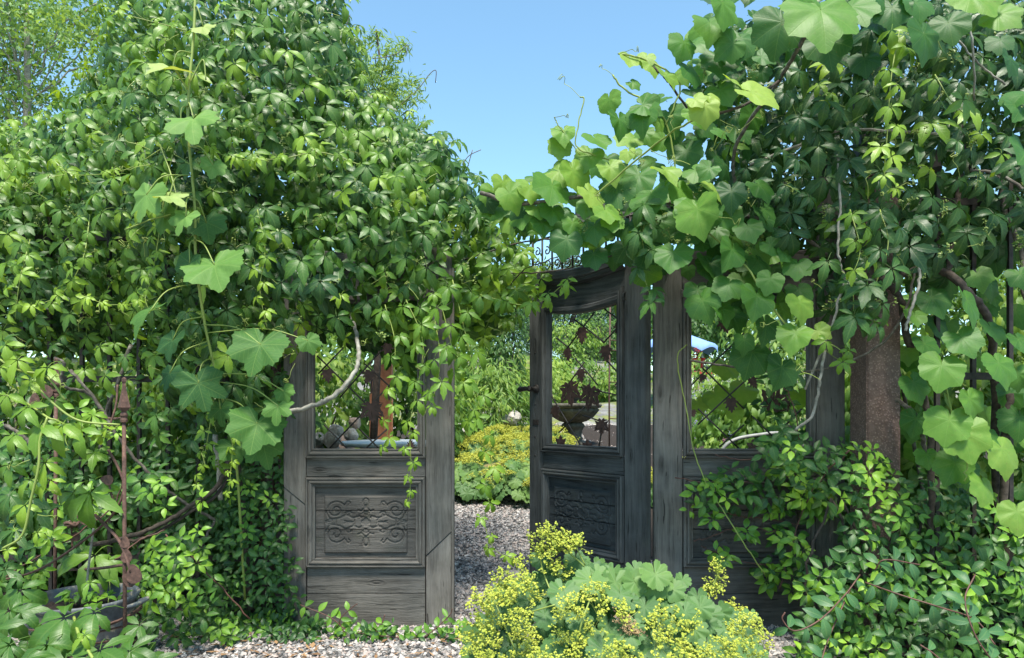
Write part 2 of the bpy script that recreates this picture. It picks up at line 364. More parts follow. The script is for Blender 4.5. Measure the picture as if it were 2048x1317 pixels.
bed('planting_bed', -7, -.95, 3.55, 9.5); bed('planting_bed', 1.75, 8, 2.9, 9.8); bed('planting_bed', .95, 1.75, 4.2, 9.8)
def pebbles(name, region, n, s0, s1, seed):
    q = np.random.default_rng(seed); pts = region(q, n); n = len(pts)
    base = A([1, 0, 0], [-1, 0, 0], [0, 1, 0], [0, -1, 0], [0, 0, 1], [0, 0, -1])
    T0 = np.array([(0, 2, 4), (2, 1, 4), (1, 3, 4), (3, 0, 4), (2, 0, 5), (1, 2, 5), (3, 1, 5), (0, 3, 5)])
    V = base[None] + q.uniform(-.45, .45, (n, 6, 3)); sz = q.uniform(s0, s1, (n, 1, 1)) * .6
    an = q.uniform(0, 6.28, n); c, s_ = np.cos(an), np.sin(an)
    V = np.stack([V[..., 0] * c[:, None] - V[..., 1] * s_[:, None], V[..., 0] * s_[:, None] + V[..., 1] * c[:, None], V[..., 2] * .75], 2) * sz
    z = hgt(pts[:, 0], pts[:, 1]); V += np.concatenate([pts, z[:, None]], 1)[:, None, :] + A(0, 0, .004)
    T = (T0[None] + (np.arange(n) * 6)[:, None, None]).reshape(-1, 3)
    tint = np.repeat(q.uniform(0, 1, n), 6)
    obj(name, mk(name, V.reshape(-1, 3), T, tint=tint, smooth=False), G['pebble'], kind='stuff')
pebbles('gravel_pebbles', lambda q, n: np.stack([q.uniform(-2.0, 1.4, n), q.uniform(2.7, 3.75, n)], 1), 13000, .011, .024, 1)
pebbles('path_gravel', lambda q, n: np.stack([q.uniform(-.75, .55, n), 3.7 + 3.1 * q.uniform(0, 1, n) ** 1.1], 1), 16000, .012, .024, 2)
pebbles('fountain_gravel', lambda q, n: np.stack([q.uniform(-.2, 2.6, n), q.uniform(7.2, 10, n)], 1), 12000, .02, .04, 3)

# ------------------------------------------------------------------ the three wooden door leaves
PROF = [(0, -.004), (0, .016), (.10, .021), (.22, .021), (.27, .013), (.33, .013), (.38, .022), (.52, .025), (.66, .020), (.78, .010), (.84, .010), (.88, .014), (1, .012), (1, -.02)]
def moulding(side, x0, z0, x1, z1, w_, wz=None):
    wz = wz or w_; Q = []
    for t, h in PROF:
        a, b = t * w_, t * wz
        p = {'b': ((x0 + a, z0 + b), (x1 - a, z0 + b)), 't': ((x1 - a, z1 - b), (x0 + a, z1 - b)),
             'l': ((x0 + a, z1 - b), (x0 + a, z0 + b)), 'r': ((x1 - a, z0 + b), (x1 - a, z1 - b))}[side]
        (ax, az), (bx, bz) = p; k = np.linspace(.0015, .9985, 9)
        Q.append([(ax + (bx - ax) * s, -h, az + (bz - az) * s) for s in k])
    return MB().grid(np.array(Q)[:, ::-1])
def ornament():
    c = []
    def spiral(cx, cz, r0, r1, t0, t1, n=60):
        t = np.linspace(0, 1, n); r = r0 + (r1 - r0) * t; a = R(t0) + (R(t1) - R(t0)) * t
        return np.stack([cx + r * np.cos(a), cz + r * np.sin(a)], 1)
    q = []
    q.append(spiral(-.142, .062, .007, .047, 560, 0 + 30, 90))                 # main volute
    q.append(spline(A([-.101, .085], [-.085, .106], [-.074, .098], [-.080, .090]), 14))
    q.append(spline(A([-.187, .05], [-.170, .018], [-.13, .018], [-.095, .034], [-.06, .022], [-.030, .030], [-.022, .022]), 14))
    q.append(spline(A([-.06, .022], [-.055, .004], [-.075, -.002], [-.1, .006]), 14))
    q.append(spiral(-.083, .040, .003, .016, 380, 20, 30))
    q.append(spline(A([-.142, .02], [-.142, -.0]), 20))
    q.append(spline(A([-.19, .004], [-.172, .012], [-.16, .006], [-.19, .0]), 10))
    q.append(spline(A([-.036, .062], [-.02, .058], [-.006, .074], [0, .088]), 12))
    for k in q:
        for sx in (1, -1):
            for sz in (1, -1): c.append(k * A(sx, sz))
    a = np.linspace(0, 6.283, 30)
    for s_ in (1, -1):
        c.append(np.stack([.012 * np.sin(a) * (1 + .25 * np.cos(a)), s_ * (.098 + .024 * np.cos(a))], 1))
        c.append(spline(A([-.014, s_ * .048], [0, s_ * .055], [.014, s_ * .048]), 8)); c.append(np.stack([.005 * np.cos(a), s_ * .04 + .005 * np.sin(a)], 1))
    for k in range(4):
        t = k * 1.5708; c.append(np.stack([.011 * np.cos(t) + .008 * np.cos(a), .011 * np.sin(t) + .008 * np.sin(a)], 1)); c.append(np.stack([.011 * np.cos(t) + .003 * np.cos(a), .011 * np.sin(t) + .003 * np.sin(a)], 1))
    out = []
    for k in c:
        L = np.concatenate([[0], np.cumsum(np.linalg.norm(np.diff(k, axis=0), axis=1))]); m = max(2, int(L[-1] / .002))
        s_ = np.linspace(0, L[-1], m); out.append(np.stack([np.interp(s_, L, k[:, 0]), np.interp(s_, L, k[:, 1])], 1))
    return np.concatenate(out)
ORN = ornament()
def carved(x0, x1, z0, z1, X0, X1, Z0, Z1, dy):
    nx, nz = int((x1 - x0) / .0042), max(4, int((z1 - z0) / .0042))
    gx, gz = np.meshgrid(np.linspace(x0, x1, nx), np.linspace(z0, z1, nz)); p = np.stack([gx.ravel(), gz.ravel()], 1)
    cx, cz = (X0 + X1) / 2, (Z0 + Z1) / 2; k = (X1 - X0) / .475
    o = (ORN * A(k, (Z1 - Z0) / .3675)) + A(cx, cz); d = np.empty(len(p))
    for i in range(0, len(p), 1500):
        d[i:i + 1500] = np.sqrt(((p[i:i + 1500, None] - o[None]) ** 2).sum(2)).min(1)
    y = .0062 * np.clip(1 - d / .0056, 0, 1) ** .6
    e = np.minimum(np.minimum(p[:, 0] - X0 - .042, X1 - .042 - p[:, 0]), np.minimum(p[:, 1] - Z0 - .022, Z1 - .045 - p[:, 1]))
    y = y - .010 * np.clip(e / .007, 0, 1) + .004
    y += rng.normal(0, .0002, len(p)) + dy
    Q = np.stack([p[:, 0], y, p[:, 1]], 1).reshape(nz, nx, 3)
    m = MB().grid(Q)
    r = np.concatenate([Q[0], Q[1:, -1], Q[-1, -2::-1], Q[-2:0:-1, 0]]); b = r.copy(); b[:, 1] = .03
    Qs = np.stack([b, r]); m.grid(Qs, True)
    return m
MAPLE = [(0, 1.0), (7, .82), (13, .86), (17, .68), (24, .60), (31, .70), (36, .70), (41, .82), (47, .98), (53, .82), (60, .78), (64, .64), (78, .52), (88, .60), (95, .62), (104, .74), (110, .60), (118, .54), (126, .40), (146, .42), (160, .30), (175, .16)]
OAK = [(0, 1.0), (5, .88), (9, .74), (13, .82), (17, .86), (20, .62), (27, .54), (33, .74), (40, .72), (44, .48), (58, .44), (66, .64), (76, .56), (84, .36), (110, .38), (150, .22), (175, .10)]
def polar(tab):
    a = [(-t, r) for t, r in reversed(tab[1:])] + list(tab); return [(r * math.sin(R(t)), -r * math.cos(R(t)) + .2) for t, r in a]
def metal_leaf(kind, s, rot, x, z, y):
    m = MB(); c, n = math.cos(rot), math.sin(rot)
    def tr(p): return (x + s * (p[0] * c - p[1] * n), z + s * (p[0] * n + p[1] * c))
    if kind == 'oak': m.prism([tr(p) for p in polar(OAK)], y, y + .004)
    else:                                              # cut slots along the veins
        tab = [(-t, r) for t, r in reversed(MAPLE[1:])] + list(MAPLE); vs = [-104, -47, 0, 47, 104]
        bounds = [-176] + vs + [176]
        for a0, a1 in zip(bounds[:-1], bounds[1:]):
            def ray(a, r, o): return (r * math.sin(R(a)) + o * math.cos(R(a)), -r * math.cos(R(a)) + .2 + o * math.sin(R(a)))
            g = .022
            L = [ray(a0, .25, 0), ray(a0, .30, g if a0 != -176 else 0), ray(a0, .66, g if a0 != -176 else 0), ray(a0, .72, 0)] if a0 != -176 else []
            Rr = [ray(a1, .72, 0), ray(a1, .66, -g), ray(a1, .30, -g), ray(a1, .25, 0)] if a1 != 176 else []
            mid = [(r * math.sin(R(t)), -r * math.cos(R(t)) + .2) for t, r in tab if a0 - .1 <= t <= a1 + .1]
            poly = [(0, .2)] + L + mid + Rr
            m.prism([tr(p) for p in poly], y, y + .004)
    return m
WT = 1.66                                              # top of the window opening
def door_leaf(name, label, cat, loc, rz, W, sL, sR, mv, mh, zb=0, scarf=False, tallR=None, rods=(), leaves=(), handle=False, crest=False, mw=.04):
    t = thing(name, label, cat, loc, rz); g = .0015; TH = .05
    top = 1.90
    def stile(x0, x1, zt, seam, nm='stile'):
        if seam:
            za, zb_ = seam
            MB().prism([(x0, za + .001), (x1, zb_ + .001), (x1, zt), (x0, zt)], 0, TH).build(nm, mv, t, bevel=.003)
            MB().prism([(x0 + .001, zb), (x1 - .001, zb), (x1 - .001, zb_ - .0015), (x0 + .001, za - .0015)], .0025, TH).build('stile_foot', mv, t, bevel=.003)
        else: MB().box((x0, 0, zb), (x1, TH, zt)).build(nm, mv, t, bevel=.004)
    stile(0, sL - g, top - .05, (.70, .61) if scarf else None)
    stile(W - sR + g, W, tallR or top, (.355, .475) if scarf else None)
    xa, xb = sL, W - sR
    if scarf: MB().box((W + .0005, .006, zb + .004), (W + .014, TH - .004, top - .1)).build('edge_strip', mv, t, bevel=.002)
    # window frame
    for s_ in 'blr':
        moulding(s_, xa, .845, xb, WT + .06, mw, .048).build('window_moulding', mh if s_ == 'b' else mv, t, smooth=False)
    MB().box((xa + .012, .006, .845 + .012), (xb - .012, TH - .004, .845 + .044)).build('window_sill', mh, t, bevel=.002)
    for x0 in (xa + .006, xb - mw + .004): MB().box((x0, .008, .892), (x0 + mw - .012, TH - .004, WT + .05)).build('window_jamb', mv, t, bevel=.002)
    MB().box((xa + g, .001, .7515), (xb - g, TH - .004, .8435)).build('middle_rail', mh, t, bevel=.003)
    MB().prism([(xa + .03, .838), (xb - .02, .835), (xb - .012, .848), (xa + .10, .852), (xa + .034, .846)], -.010, .004).build('worn_bead', mh, t, bevel=.002)
    MB().box((xa - .01, .034, zb + .01), (xb + .01, TH - .008, .842)).build('back_board', mh, t)
    for s_ in 'btlr':
        moulding(s_, xa + g, .302, xb - g, .7495, .045, .045 if s_ == 'b' else .045).build('panel_moulding', mh if s_ in 'bt' else mv, t, smooth=False)
    X0, X1, Z0, Z1 = xa + .047, xb - .047, .348, .704
    seams = [Z0, Z0 + .40 * (Z1 - Z0), Z0 + .665 * (Z1 - Z0), Z1]
    for k in range(3):
        carved(X0, X1, seams[k] + .0022, seams[k + 1] - .0022, X0, X1, Z0, Z1, .003 + (0, .002, .0005)[k]).build('carved_board', G['cwood'] if mh is G['wood_h'] else G['dcwood'], t, smooth=False)
    zs = [zb, zb + .56 * (.30 - zb), .30]
    for k in range(2):
        MB().box((xa + .004, .002 + .002 * k, zs[k] + .001), (xb - .003, TH - .006, zs[k + 1] - .0012)).build('base_board', mh, t, bevel=.002)
    # sagging head rail, built as a moulded strip
    xh = np.linspace(xa - .012, xb + .014, 25); sag = -.030 * np.sin(np.pi * (xh - xa) / (xb - xa))
    for nm, prof in (('head_rail', [(WT - .0, TH), (WT, .004), (WT + .15, .004), (WT + .15, TH)]),
                     ('head_bead', [(WT - .012, .03), (WT - .012, -.010), (WT + .004, -.018), (WT + .020, -.016), (WT + .028, -.004), (WT + .030, .003)]),
                     ('head_cornice', [(WT + .151, TH + .01), (WT + .151, -.008), (WT + .160, -.022), (WT + .176, -.024), (WT + .182, -.034), (WT + .222, -.038), (WT + .232, -.026), (WT + .236, TH + .01)])):
        MB().grid(np.array([[(x, y, z + s_ + (0 if nm != 'head_rail' else .001)) for x, s_ in zip(xh, sag)] for z, y in prof])).build(nm, mh, t, smooth=False)
    for r_ in rods:
        (ax, az), (bx, bz) = r_; MB().tube(A([ax, .024, az], [(ax + bx) / 2, .0255, (az + bz) / 2 + .001], [bx, .024, bz]), .0042, 6).build('lattice_rod', G['iron'], t)
    for k, (kind, s_, rot, x, z) in enumerate(leaves):
        metal_leaf(kind, s_, rot, x, z, .013 - .002 * (k % 2)).build('metal_leaf', G['darkrust'], t, smooth=False, bevel=0)
    if handle:
        hd = MB(); hd.lathe([(0, .0), (.026, 0), (.027, .004), (.020, .008), (.014, .010), (.012, .045), (.016, .05), (.017, .056), (.016, .062), (0, .064)], n=16)
        V = np.concatenate(hd.V); V = np.stack([V[:, 0], -V[:, 2] + .0, V[:, 1]], 1); b = MB(); b.add(V, np.concatenate(hd.T))
        b.tube(spline(A([0, -.054, 0], [-.03, -.06, 0], [-.065, -.058, -.002], [-.085, -.054, -.003]), 5), [.012] * 4 + [.0135] * 4 + [.0145] * 4 + [.0165] * 3 + [.012], 12)
        b.build('handle', G['iron'], t, at=(sL * .52, 0, 1.21))
        MB().box((sL * .3, -.004, 1.0), (sL * .7, .002, 1.03)).build('keyhole_plate', G['iron'], t, bevel=.001)
        for z in (.82, .93, 1.12, 1.42): MB().lathe([(0, 0), (.006, 0), (.006, .003), (0, .004)], n=8).build('bolt', G['iron'], t).matrix_local = Matrix.Translation((sL * .45, .001, z)) @ Matrix.Rotation(R(90), 4, 'X')
    if crest:
        zc = WT + .236
        for k, x in enumerate(np.linspace(.01, W - .03, 11)):
            s0 = -.03 * math.sin(math.pi * x / W)
            MB().tube(A([x, .02, zc + s0 - .01], [x, .02, zc + .09], [x, .02, zc + .21 + (.06 if k in (0, 10) else 0)]), .0075 if k in (0, 10) else .006, 7).build('crest_bar', G['iron'], t)
            if k < 10:
                cx = x + .04; cm = MB()
                for sx, cz, r0, a0, a1 in ((1, zc + .045, .030, -100, 360), (-1, zc + .12, .026, 80, 480)):
                    aa = np.linspace(R(a0), R(a1), 26); rr = np.linspace(r0, .006, 26)
                    cm.tube(np.stack([cx + sx * rr * np.cos(aa), np.full(26, .02), cz + s0 + rr * np.sin(aa)], 1), .0042, 5)
                cm.build('crest_scroll', G['iron'], t)
        MB().tube(A([0, .02, zc + .185], [W * .5, .02, zc + .19], [W - .02, .02, zc + .185]), .006, 6).build('crest_rail', G['iron'], t)
    return t
GD = 3.4125                                            # distance of the fixed leaves
def fixed_plane(ox, y=0.0):                            # photo measurement -> leaf coordinates
    def f(px, py):
        d = GD + y; p = P(px, py, d); return (p[0] - ox, p[2])
    return f
LX = P(567, 0, GD)[0]; RX = P(1309, 0, GD)[0]
def seg(f, z, o, L): return [(f(o[0] + a / z, o[1] + b / z), f(o[0] + c / z, o[1] + d / z)) for a, b, c, d in L]
def lvs(f, z, o, L, d):
    r = []
    for kind, a, b, wd, rot in L:
        x, q = f(o[0] + a / z, o[1] + b / z); r.append((kind, wd / z / F * d * .78, R(rot), x, q + .0))
    return r
f = fixed_plane(LX)
door_leaf('weathered_door', 'grey weathered carved door leaf fixed upright on the left of the gate opening', 'door', (LX, GD, 0), 0, .838, .113, .128, G['wood_v'], G['wood_h'], 0, True,
    rods=seg(f, 4.389, (570, 620), [(270, 400, 850, 975), (845, 345, 470, 770), (930, 640, 372, 1225), (690, 470, 930, 690), (330, 1010, 540, 1225), (900, 1040, 690, 1230), (640, 1045, 820, 1225), (280, 560, 560, 270)]),
    leaves=lvs(f, 4.389, (570, 620), [('maple', 755, 880, 190, 5), ('oak', 735, 570, 140, -20), ('oak', 908, 740, 110, 20), ('oak', 365, 560, 140, 8), ('oak', 895, 330, 130, -10), ('oak', 1100, 1190, 90, 180)], GD))
f = fixed_plane(RX)
door_leaf('leafy_door', 'grey carved door leaf overgrown by small leaves, beside the rusty post', 'door', (RX, GD, 0), 0, .953, .142, .142, G['wood_v'], G['wood_h'], 0, False, tallR=2.25,
    rods=seg(f, 4.389, (1350, 620), [(250, 505, 620, 870), (145, 670, 620, 200), (210, 1010, 720, 540), (215, 870, 590, 1235), (400, 1210, 620, 1010), (700, 940, 960, 1200), (980, 1020, 1130, 870), (620, 300, 960, 640)]),
    leaves=lvs(f, 4.389, (1350, 620), [('oak', 500, 815, 150, 5), ('maple', 880, 800, 230, 170), ('oak', 690, 625, 120, 30), ('oak', 250, 590, 90, -30), ('maple', 700, 1200, 110, 185), ('oak', 440, 120, 150, 20), ('oak', 990, 830, 110, 10), ('oak', 165, 900, 80, 10)], GD))
# the open door: hinged on its right edge, swung back by 49 degrees
HP = A(.6626, 3.40); FD = A(-.66, .75); DW = .85
DO = HP + FD * DW
def dplane(px, py):
    k = (px - CX) / F; s_ = (HP[0] - k * HP[1]) / (k * FD[1] - FD[0]); d = HP[1] + FD[1] * s_
    return (DW - s_, P(px, py, d)[2])
z5 = 2.633
DL = lvs(dplane, z5, (1030, 440), [('oak', 342, 595, 82, 0), ('oak', 268, 700, 62, 12), ('oak', 467, 690, 78, 8), ('oak', 543, 560, 75, 5), ('oak', 337, 810, 66, 8), ('maple', 280, 905, 108, 10), ('maple', 385, 925, 104, -12), ('oak', 203, 1005, 70, 25), ('maple', 445, 1082, 68, 0), ('maple', 232, 1175, 56, 180), ('maple', 370, 1195, 50, 180)], 3.75)
DL = [(k, s_ * 1.25, r_, x, z) for k, s_, r_, x, z in DL]
door_leaf('open_door', 'dark blue-grey carved door with handle, standing open beside the gravel path', 'door', (DO[0], DO[1], 0), math.atan2(-.75, .66), DW, .115, .135, G['dwood_v'], G['dwood_h'], .10, False,
    rods=seg(dplane, z5, (1030, 440), [(295, 522, 455, 645), (402, 485, 240, 700), (203, 622, 270, 675), (455, 468, 555, 545), (540, 545, 450, 648), (468, 742, 560, 845), (560, 775, 515, 868), (300, 728, 420, 870), (350, 748, 236, 905), (320, 880, 515, 922), (178, 930, 335, 1200), (215, 1122, 350, 985), (380, 842, 372, 905), (440, 1100, 424, 1210), (340, 1030, 430, 1060)]),
    leaves=DL, handle=True, crest=True)

# ------------------------------------------------------------------ rusty posts and iron fences
def steel_post(name, label, px, d, wpx, ztop, mat, wz=.10):
    c = P(px, 0, d); w_ = wpx / F * d
    t = thing(name, label, 'post', (c[0], d, 0))
    MB().box((-w_ / 2, 0, -.05), (w_ / 2, wz, ztop)).build('post_tube', mat, t, bevel=.006)
    MB().box((-w_ / 2 - .004, -.004, ztop + .001), (w_ / 2 + .004, wz + .004, ztop + .008)).build('post_cap', mat, t, bevel=.002)
    MB().box((-w_ / 2 - .05, -.05, -.02), (w_ / 2 + .05, wz + .05, .012)).build('base_plate', mat, t, bevel=.002)
    return t
steel_post('steel_post', 'brown hammered rusty steel post right of the leafy door', 1768, 3.1, 68, 2.15, G['hammer'], .16)
steel_post('steel_post', 'rusty steel post hidden in leaves left of the grey weathered door', 525, 3.62, 50, 2.1, G['rust'])
def fence(name, label, px0, px1, step, d, zr, ztop):
    c = P(px0, 0, d); t = thing(name, label, 'fence', (c[0], d, 0)); m = None
    bar = MB().box((-.009, -.009, 0), (.009, .009, ztop)).tube(A([0, 0, ztop - .002], [0, 0, ztop + .03], [0, 0, ztop + .05], [0, 0, ztop + .13]), [.007, .022, .016, .001], 4).mesh('bar', False)
    for px in np.arange(px0, px1, step):
        o = obj('bar', bar, G['iron'], t); o.location = (P(px, 0, d)[0] - c[0], 0, 0.02); o.rotation_euler = (U(-.01, .01), U(-.008, .008), 0)
    L = P(px1, 0, d)[0] - c[0]
    for z in zr: MB().box((-.03, -.0085, z - .016), (L, .0086, z + .016)).build('rail', G['iron'], t, bevel=.002)
fence('iron_fence', 'black iron railing behind the leaves left of the grey door', -543, 560, 58.7, 3.62, (1.25, .30, 2.0), 2.1)
fence('iron_fence', 'black iron railing behind the vines right of the rusty post', 1872, 2460, 74.5, 3.0, (1.235, .16, 2.0), 2.1)

# ------------------------------------------------------------------ leaf shapes
def leaflet(L, W, droop, fold, serr, rows=8, peak=.45, twist=0):
    V, uv = [], []; y = z = 0.0; th = 0.06; dv = 1 / rows
    for i in range(rows + 1):
        v = i / rows
        wv = (v / peak) ** .75 if v < peak else ((1 - v) / (1 - peak)) ** .85
        wv = W / 2 * min(1, wv) * (1 - .12 * (abs(v - peak) < .12))
        if 0 < i < rows: wv *= 1 + (serr if i % 2 else -serr)
        wv = max(wv, .0015 * L)
        tw = twist * v
        for s_ in (-1, 0, 1):
            x = s_ * wv; zz = z + abs(s_) * wv * fold - .10 * wv * abs(s_) * (v > .5)
            V.append((x * math.cos(tw) - 0, y + (serr * L * .12 if (s_ and i % 2) else 0), zz + x * math.sin(tw))); uv.append((s_ * .5, v))
        th -= droop / rows * (1.0 + v); y += L * dv * math.cos(th); z += L * dv * math.sin(th)
    T = []
    for i in range(rows):
        for k in (0, 1):
            a = i * 3 + k; T += [(a, a + 1, a + 4), (a, a + 4, a + 3)]
    return np.array(V), np.array(T), np.array(uv)
def join(parts):
    V, T, Uv, n = [], [], [], 0
    for v, t, u in parts: V.append(v); T.append(t + n); Uv.append(u); n += len(v)
    return np.concatenate(V), np.concatenate(T), np.concatenate(Uv)
def rotz(V, a): c, s_ = math.cos(a), math.sin(a); return np.stack([V[:, 0] * c + V[:, 1] * s_, -V[:, 0] * s_ + V[:, 1] * c, V[:, 2]], 1)
def petiole(L, bend, r=.012):
    t = np.linspace(0, 1, 4); pts = np.stack([0 * t, -L * t * (1 - .3 * t), -bend * t * t], 1)
    m = MB().tube(pts, r, 3, False); V = np.concatenate(m.V); return V, np.concatenate(m.T), np.zeros((len(V), 2)) + A(0, .3)
def palmate_leaf(q, big=1.0):
    parts = []
    n = 5 if q.random() < .85 else 3
    angs = [-104, -52, 0, 52, 104] if n == 5 else [-70, 0, 70]; lens = [.62, .9, 1, .9, .62] if n == 5 else [.8, 1, .8]
    for a, l in zip(angs, lens):
        l *= q.uniform(.9, 1.1); V, T, uv = leaflet(l, l * q.uniform(.38, .50), q.uniform(.3, 1.3), q.uniform(.10, .55), .10, 8, q.uniform(.44, .56), q.uniform(-.4, .4))
        th = q.uniform(-.25, .25); V = V + A(0, .05, 0)
        V = np.stack([V[:, 0], V[:, 1] * math.cos(th) - V[:, 2] * math.sin(th), V[:, 1] * math.sin(th) + V[:, 2] * math.cos(th)], 1)
        parts.append((rotz(V, R(a + q.uniform(-11, 11))), T, uv))
    parts.append(petiole(.75, .35)); return join(parts)
def lobed_leaf(q, tab, teeth, nout, cup, wave, wfreq, pet=.6, rip=.03):
    ts = [-t for t, r in reversed(tab[1:])] + [t for t, r in tab]; rs = [r for t, r in reversed(tab[1:])] + [r for t, r in tab]
    ph = np.linspace(-172, 172, nout); r = np.interp(ph, ts, rs) * (1 + teeth * (np.arange(nout) % 2 * 2 - 1)) * (1 + q.normal(0, .018, nout))
    asym = q.uniform(-.07, .07)
    V, uv, T = [(0, 0, 0)], [(0, 0)], []
    lean = q.uniform(-.2, .2); dr = q.uniform(.10, .5); fd = q.uniform(-.15, .38)
    rings = (.35, .7, 1.0); po = q.uniform(0, 6)
    for k in rings:
        for p, rr in zip(ph, r):
            rr = rr * (k if k == 1 else k * (.55 * np.median(r) / rr + .45)); a = R(p)
            x, y = rr * math.sin(a) * (1 + asym * np.sign(a)), rr * math.cos(a)
            z = -cup * rr ** 2 - dr * max(y, 0) ** 2 + fd * abs(x) * .6 + wave * rr * math.cos(R(p) * wfreq) + lean * x + rip * k * math.sin(a * 3 + po) + rip * .6 * k * math.sin(a * 7 + po * 2)
            V.append((x, y, z)); uv.append((x, y))
    for j in range(nout - 1): T.append((0, 1 + j + 1, 1 + j))
    for i in range(len(rings) - 1):
        for j in range(nout - 1):
            a = 1 + i * nout + j; T += [(a, a + 1, a + nout + 1), (a, a + nout + 1, a + nout)]
    T = np.array(T); V = np.array(V)
    n = np.cross(V[T[:, 1]] - V[T[:, 0]], V[T[:, 2]] - V[T[:, 0]]); f_ = n[:, 2] < 0; T[f_] = T[f_][:, [0, 2, 1]]
    return join([(V, T, np.array(uv)), petiole(pet, .3, .016)])
GRAPE = [(0, 1.06), (7, .95), (18, .84), (30, .80), (42, .87), (50, .91), (60, .83), (80, .73), (92, .77), (102, .77), (115, .71), (135, .63), (152, .55), (165, .38), (172, .2)]
BIGG = [(0, 1.0), (9, .93), (18, .82), (25, .58), (28, .56), (33, .76), (45, .93), (53, .94), (64, .84), (76, .58), (84, .62), (100, .84), (118, .76), (140, .66), (158, .46), (172, .2)]
BIGG2 = [(0, 1.0), (10, .90), (24, .72), (32, .72), (45, .90), (55, .95), (68, .84), (80, .74), (100, .84), (118, .78), (140, .68), (158, .48), (172, .2)]
def mantle_tab():
    t = []
    for k in range(5):
        t += [(k * 38, .96 - .02 * k), (k * 38 + 11, .93 - .02 * k), (k * 38 + 19, .78 - .02 * k), (k * 38 + 27, .92 - .02 * k)]
    return [x for x in t if x[0] < 172] + [(172, .5)]
TPL = {}
q0 = np.random.default_rng(5)
TPL['creeper'] = [palmate_leaf(q0) for _ in range(12)]
TPL['grape'] = [lobed_leaf(q0, GRAPE, .018, 53, q0.uniform(-.05, .15), q0.uniform(.008, .022), 7.5, .6, q0.uniform(.02, .05)) for _ in range(16)]
TPL['biggrape'] = [lobed_leaf(q0, BIGG if k % 3 == 0 else BIGG2, .03, 57, .05, .018, 7.5, .5, .05) for k in range(6)]
TPL['mantle'] = [lobed_leaf(q0, mantle_tab(), .025, 81, -.14 + .09 * (k % 4), .026, 9.5, 1.0, .045) for k in range(6)]
def oval(q, ratio, rows=4):
    l = leaflet(1, ratio * q.uniform(.9, 1.1), q.uniform(.1, .9), q.uniform(.15, .5), 0, rows, .45); return join([l, petiole(.12, .05, .02)])
TPL['oval'] = [oval(q0, .58) for _ in range(8)]
TPL['honey'] = [oval(q0, .52, 6) for _ in range(6)]
TPL['lance'] = [oval(q0, .24, 4) for _ in range(6)]
TPL['small'] = [leaflet(1, .6 * q0.uniform(.85, 1.15), q0.uniform(.1, .9), q0.uniform(.15, .5), 0, 2, .45) for _ in range(6)]
def floret_cluster(q, n, spread, size):                # tiny four-pointed florets on thread stalks
    V, T, k = [], [], 0; B = A([1, 0, 0], [0, 1, 0], [-1, 0, 0], [0, -1, 0], [0, 0, .5], [.0, 0, -.6])
    tri = [(0, 1, 4), (1, 2, 4), (2, 3, 4), (3, 0, 4), (1, 0, 5), (2, 1, 5), (3, 2, 5), (0, 3, 5)]
    cl = q.normal(0, 1, (max(3, n // 7), 3)) * A(.55, .55, .45) * spread
    for i in range(n):
        c = cl[i % len(cl)] + q.normal(0, .20, 3) * spread; s_ = size * q.uniform(.7, 1.3); a = q.uniform(0, 6.28)
        v = B * s_ * (1 + q.uniform(-.3, .3, (6, 1))); v = rotz(v, a); t = q.uniform(-.8, .8)
        v = np.stack([v[:, 0], v[:, 1] * math.cos(t) - v[:, 2] * math.sin(t), v[:, 1] * math.sin(t) + v[:, 2] * math.cos(t)], 1)
        V.append(v + c); T.append(np.array(tri) + k); k += 6
    st = MB()
    for c in cl: st.tube(np.array([A(0, 0, -1.1 * spread), A(0, 0, -.9 * spread) * .4 + c * .5, c]), .02 * spread, 3, False)
    return np.concatenate(V), np.concatenate(T), np.concatenate(st.V), np.concatenate(st.T)
FLO = [floret_cluster(q0, 84, .55, .075) for _ in range(5)]
BUD = [floret_cluster(q0, 26, .5, .075) for _ in range(3)]
LMESH = {}
def leaf_mesh(kind, i, mat):
    k = (kind, i, mat.name)
    if k not in LMESH:
        V, T, uv = TPL[kind][i]; me = mk(kind + '_leaf', V, T, luv=uv); me.materials.append(mat); LMESH[k] = me
    return LMESH[k]
def basis(n, tip):
    Z = nrm(n); Y = np.asarray(tip, float); Y = nrm(Y - Z * np.dot(Y, Z)); X = np.cross(Y, Z); return np.stack([X, Y, Z], 1)
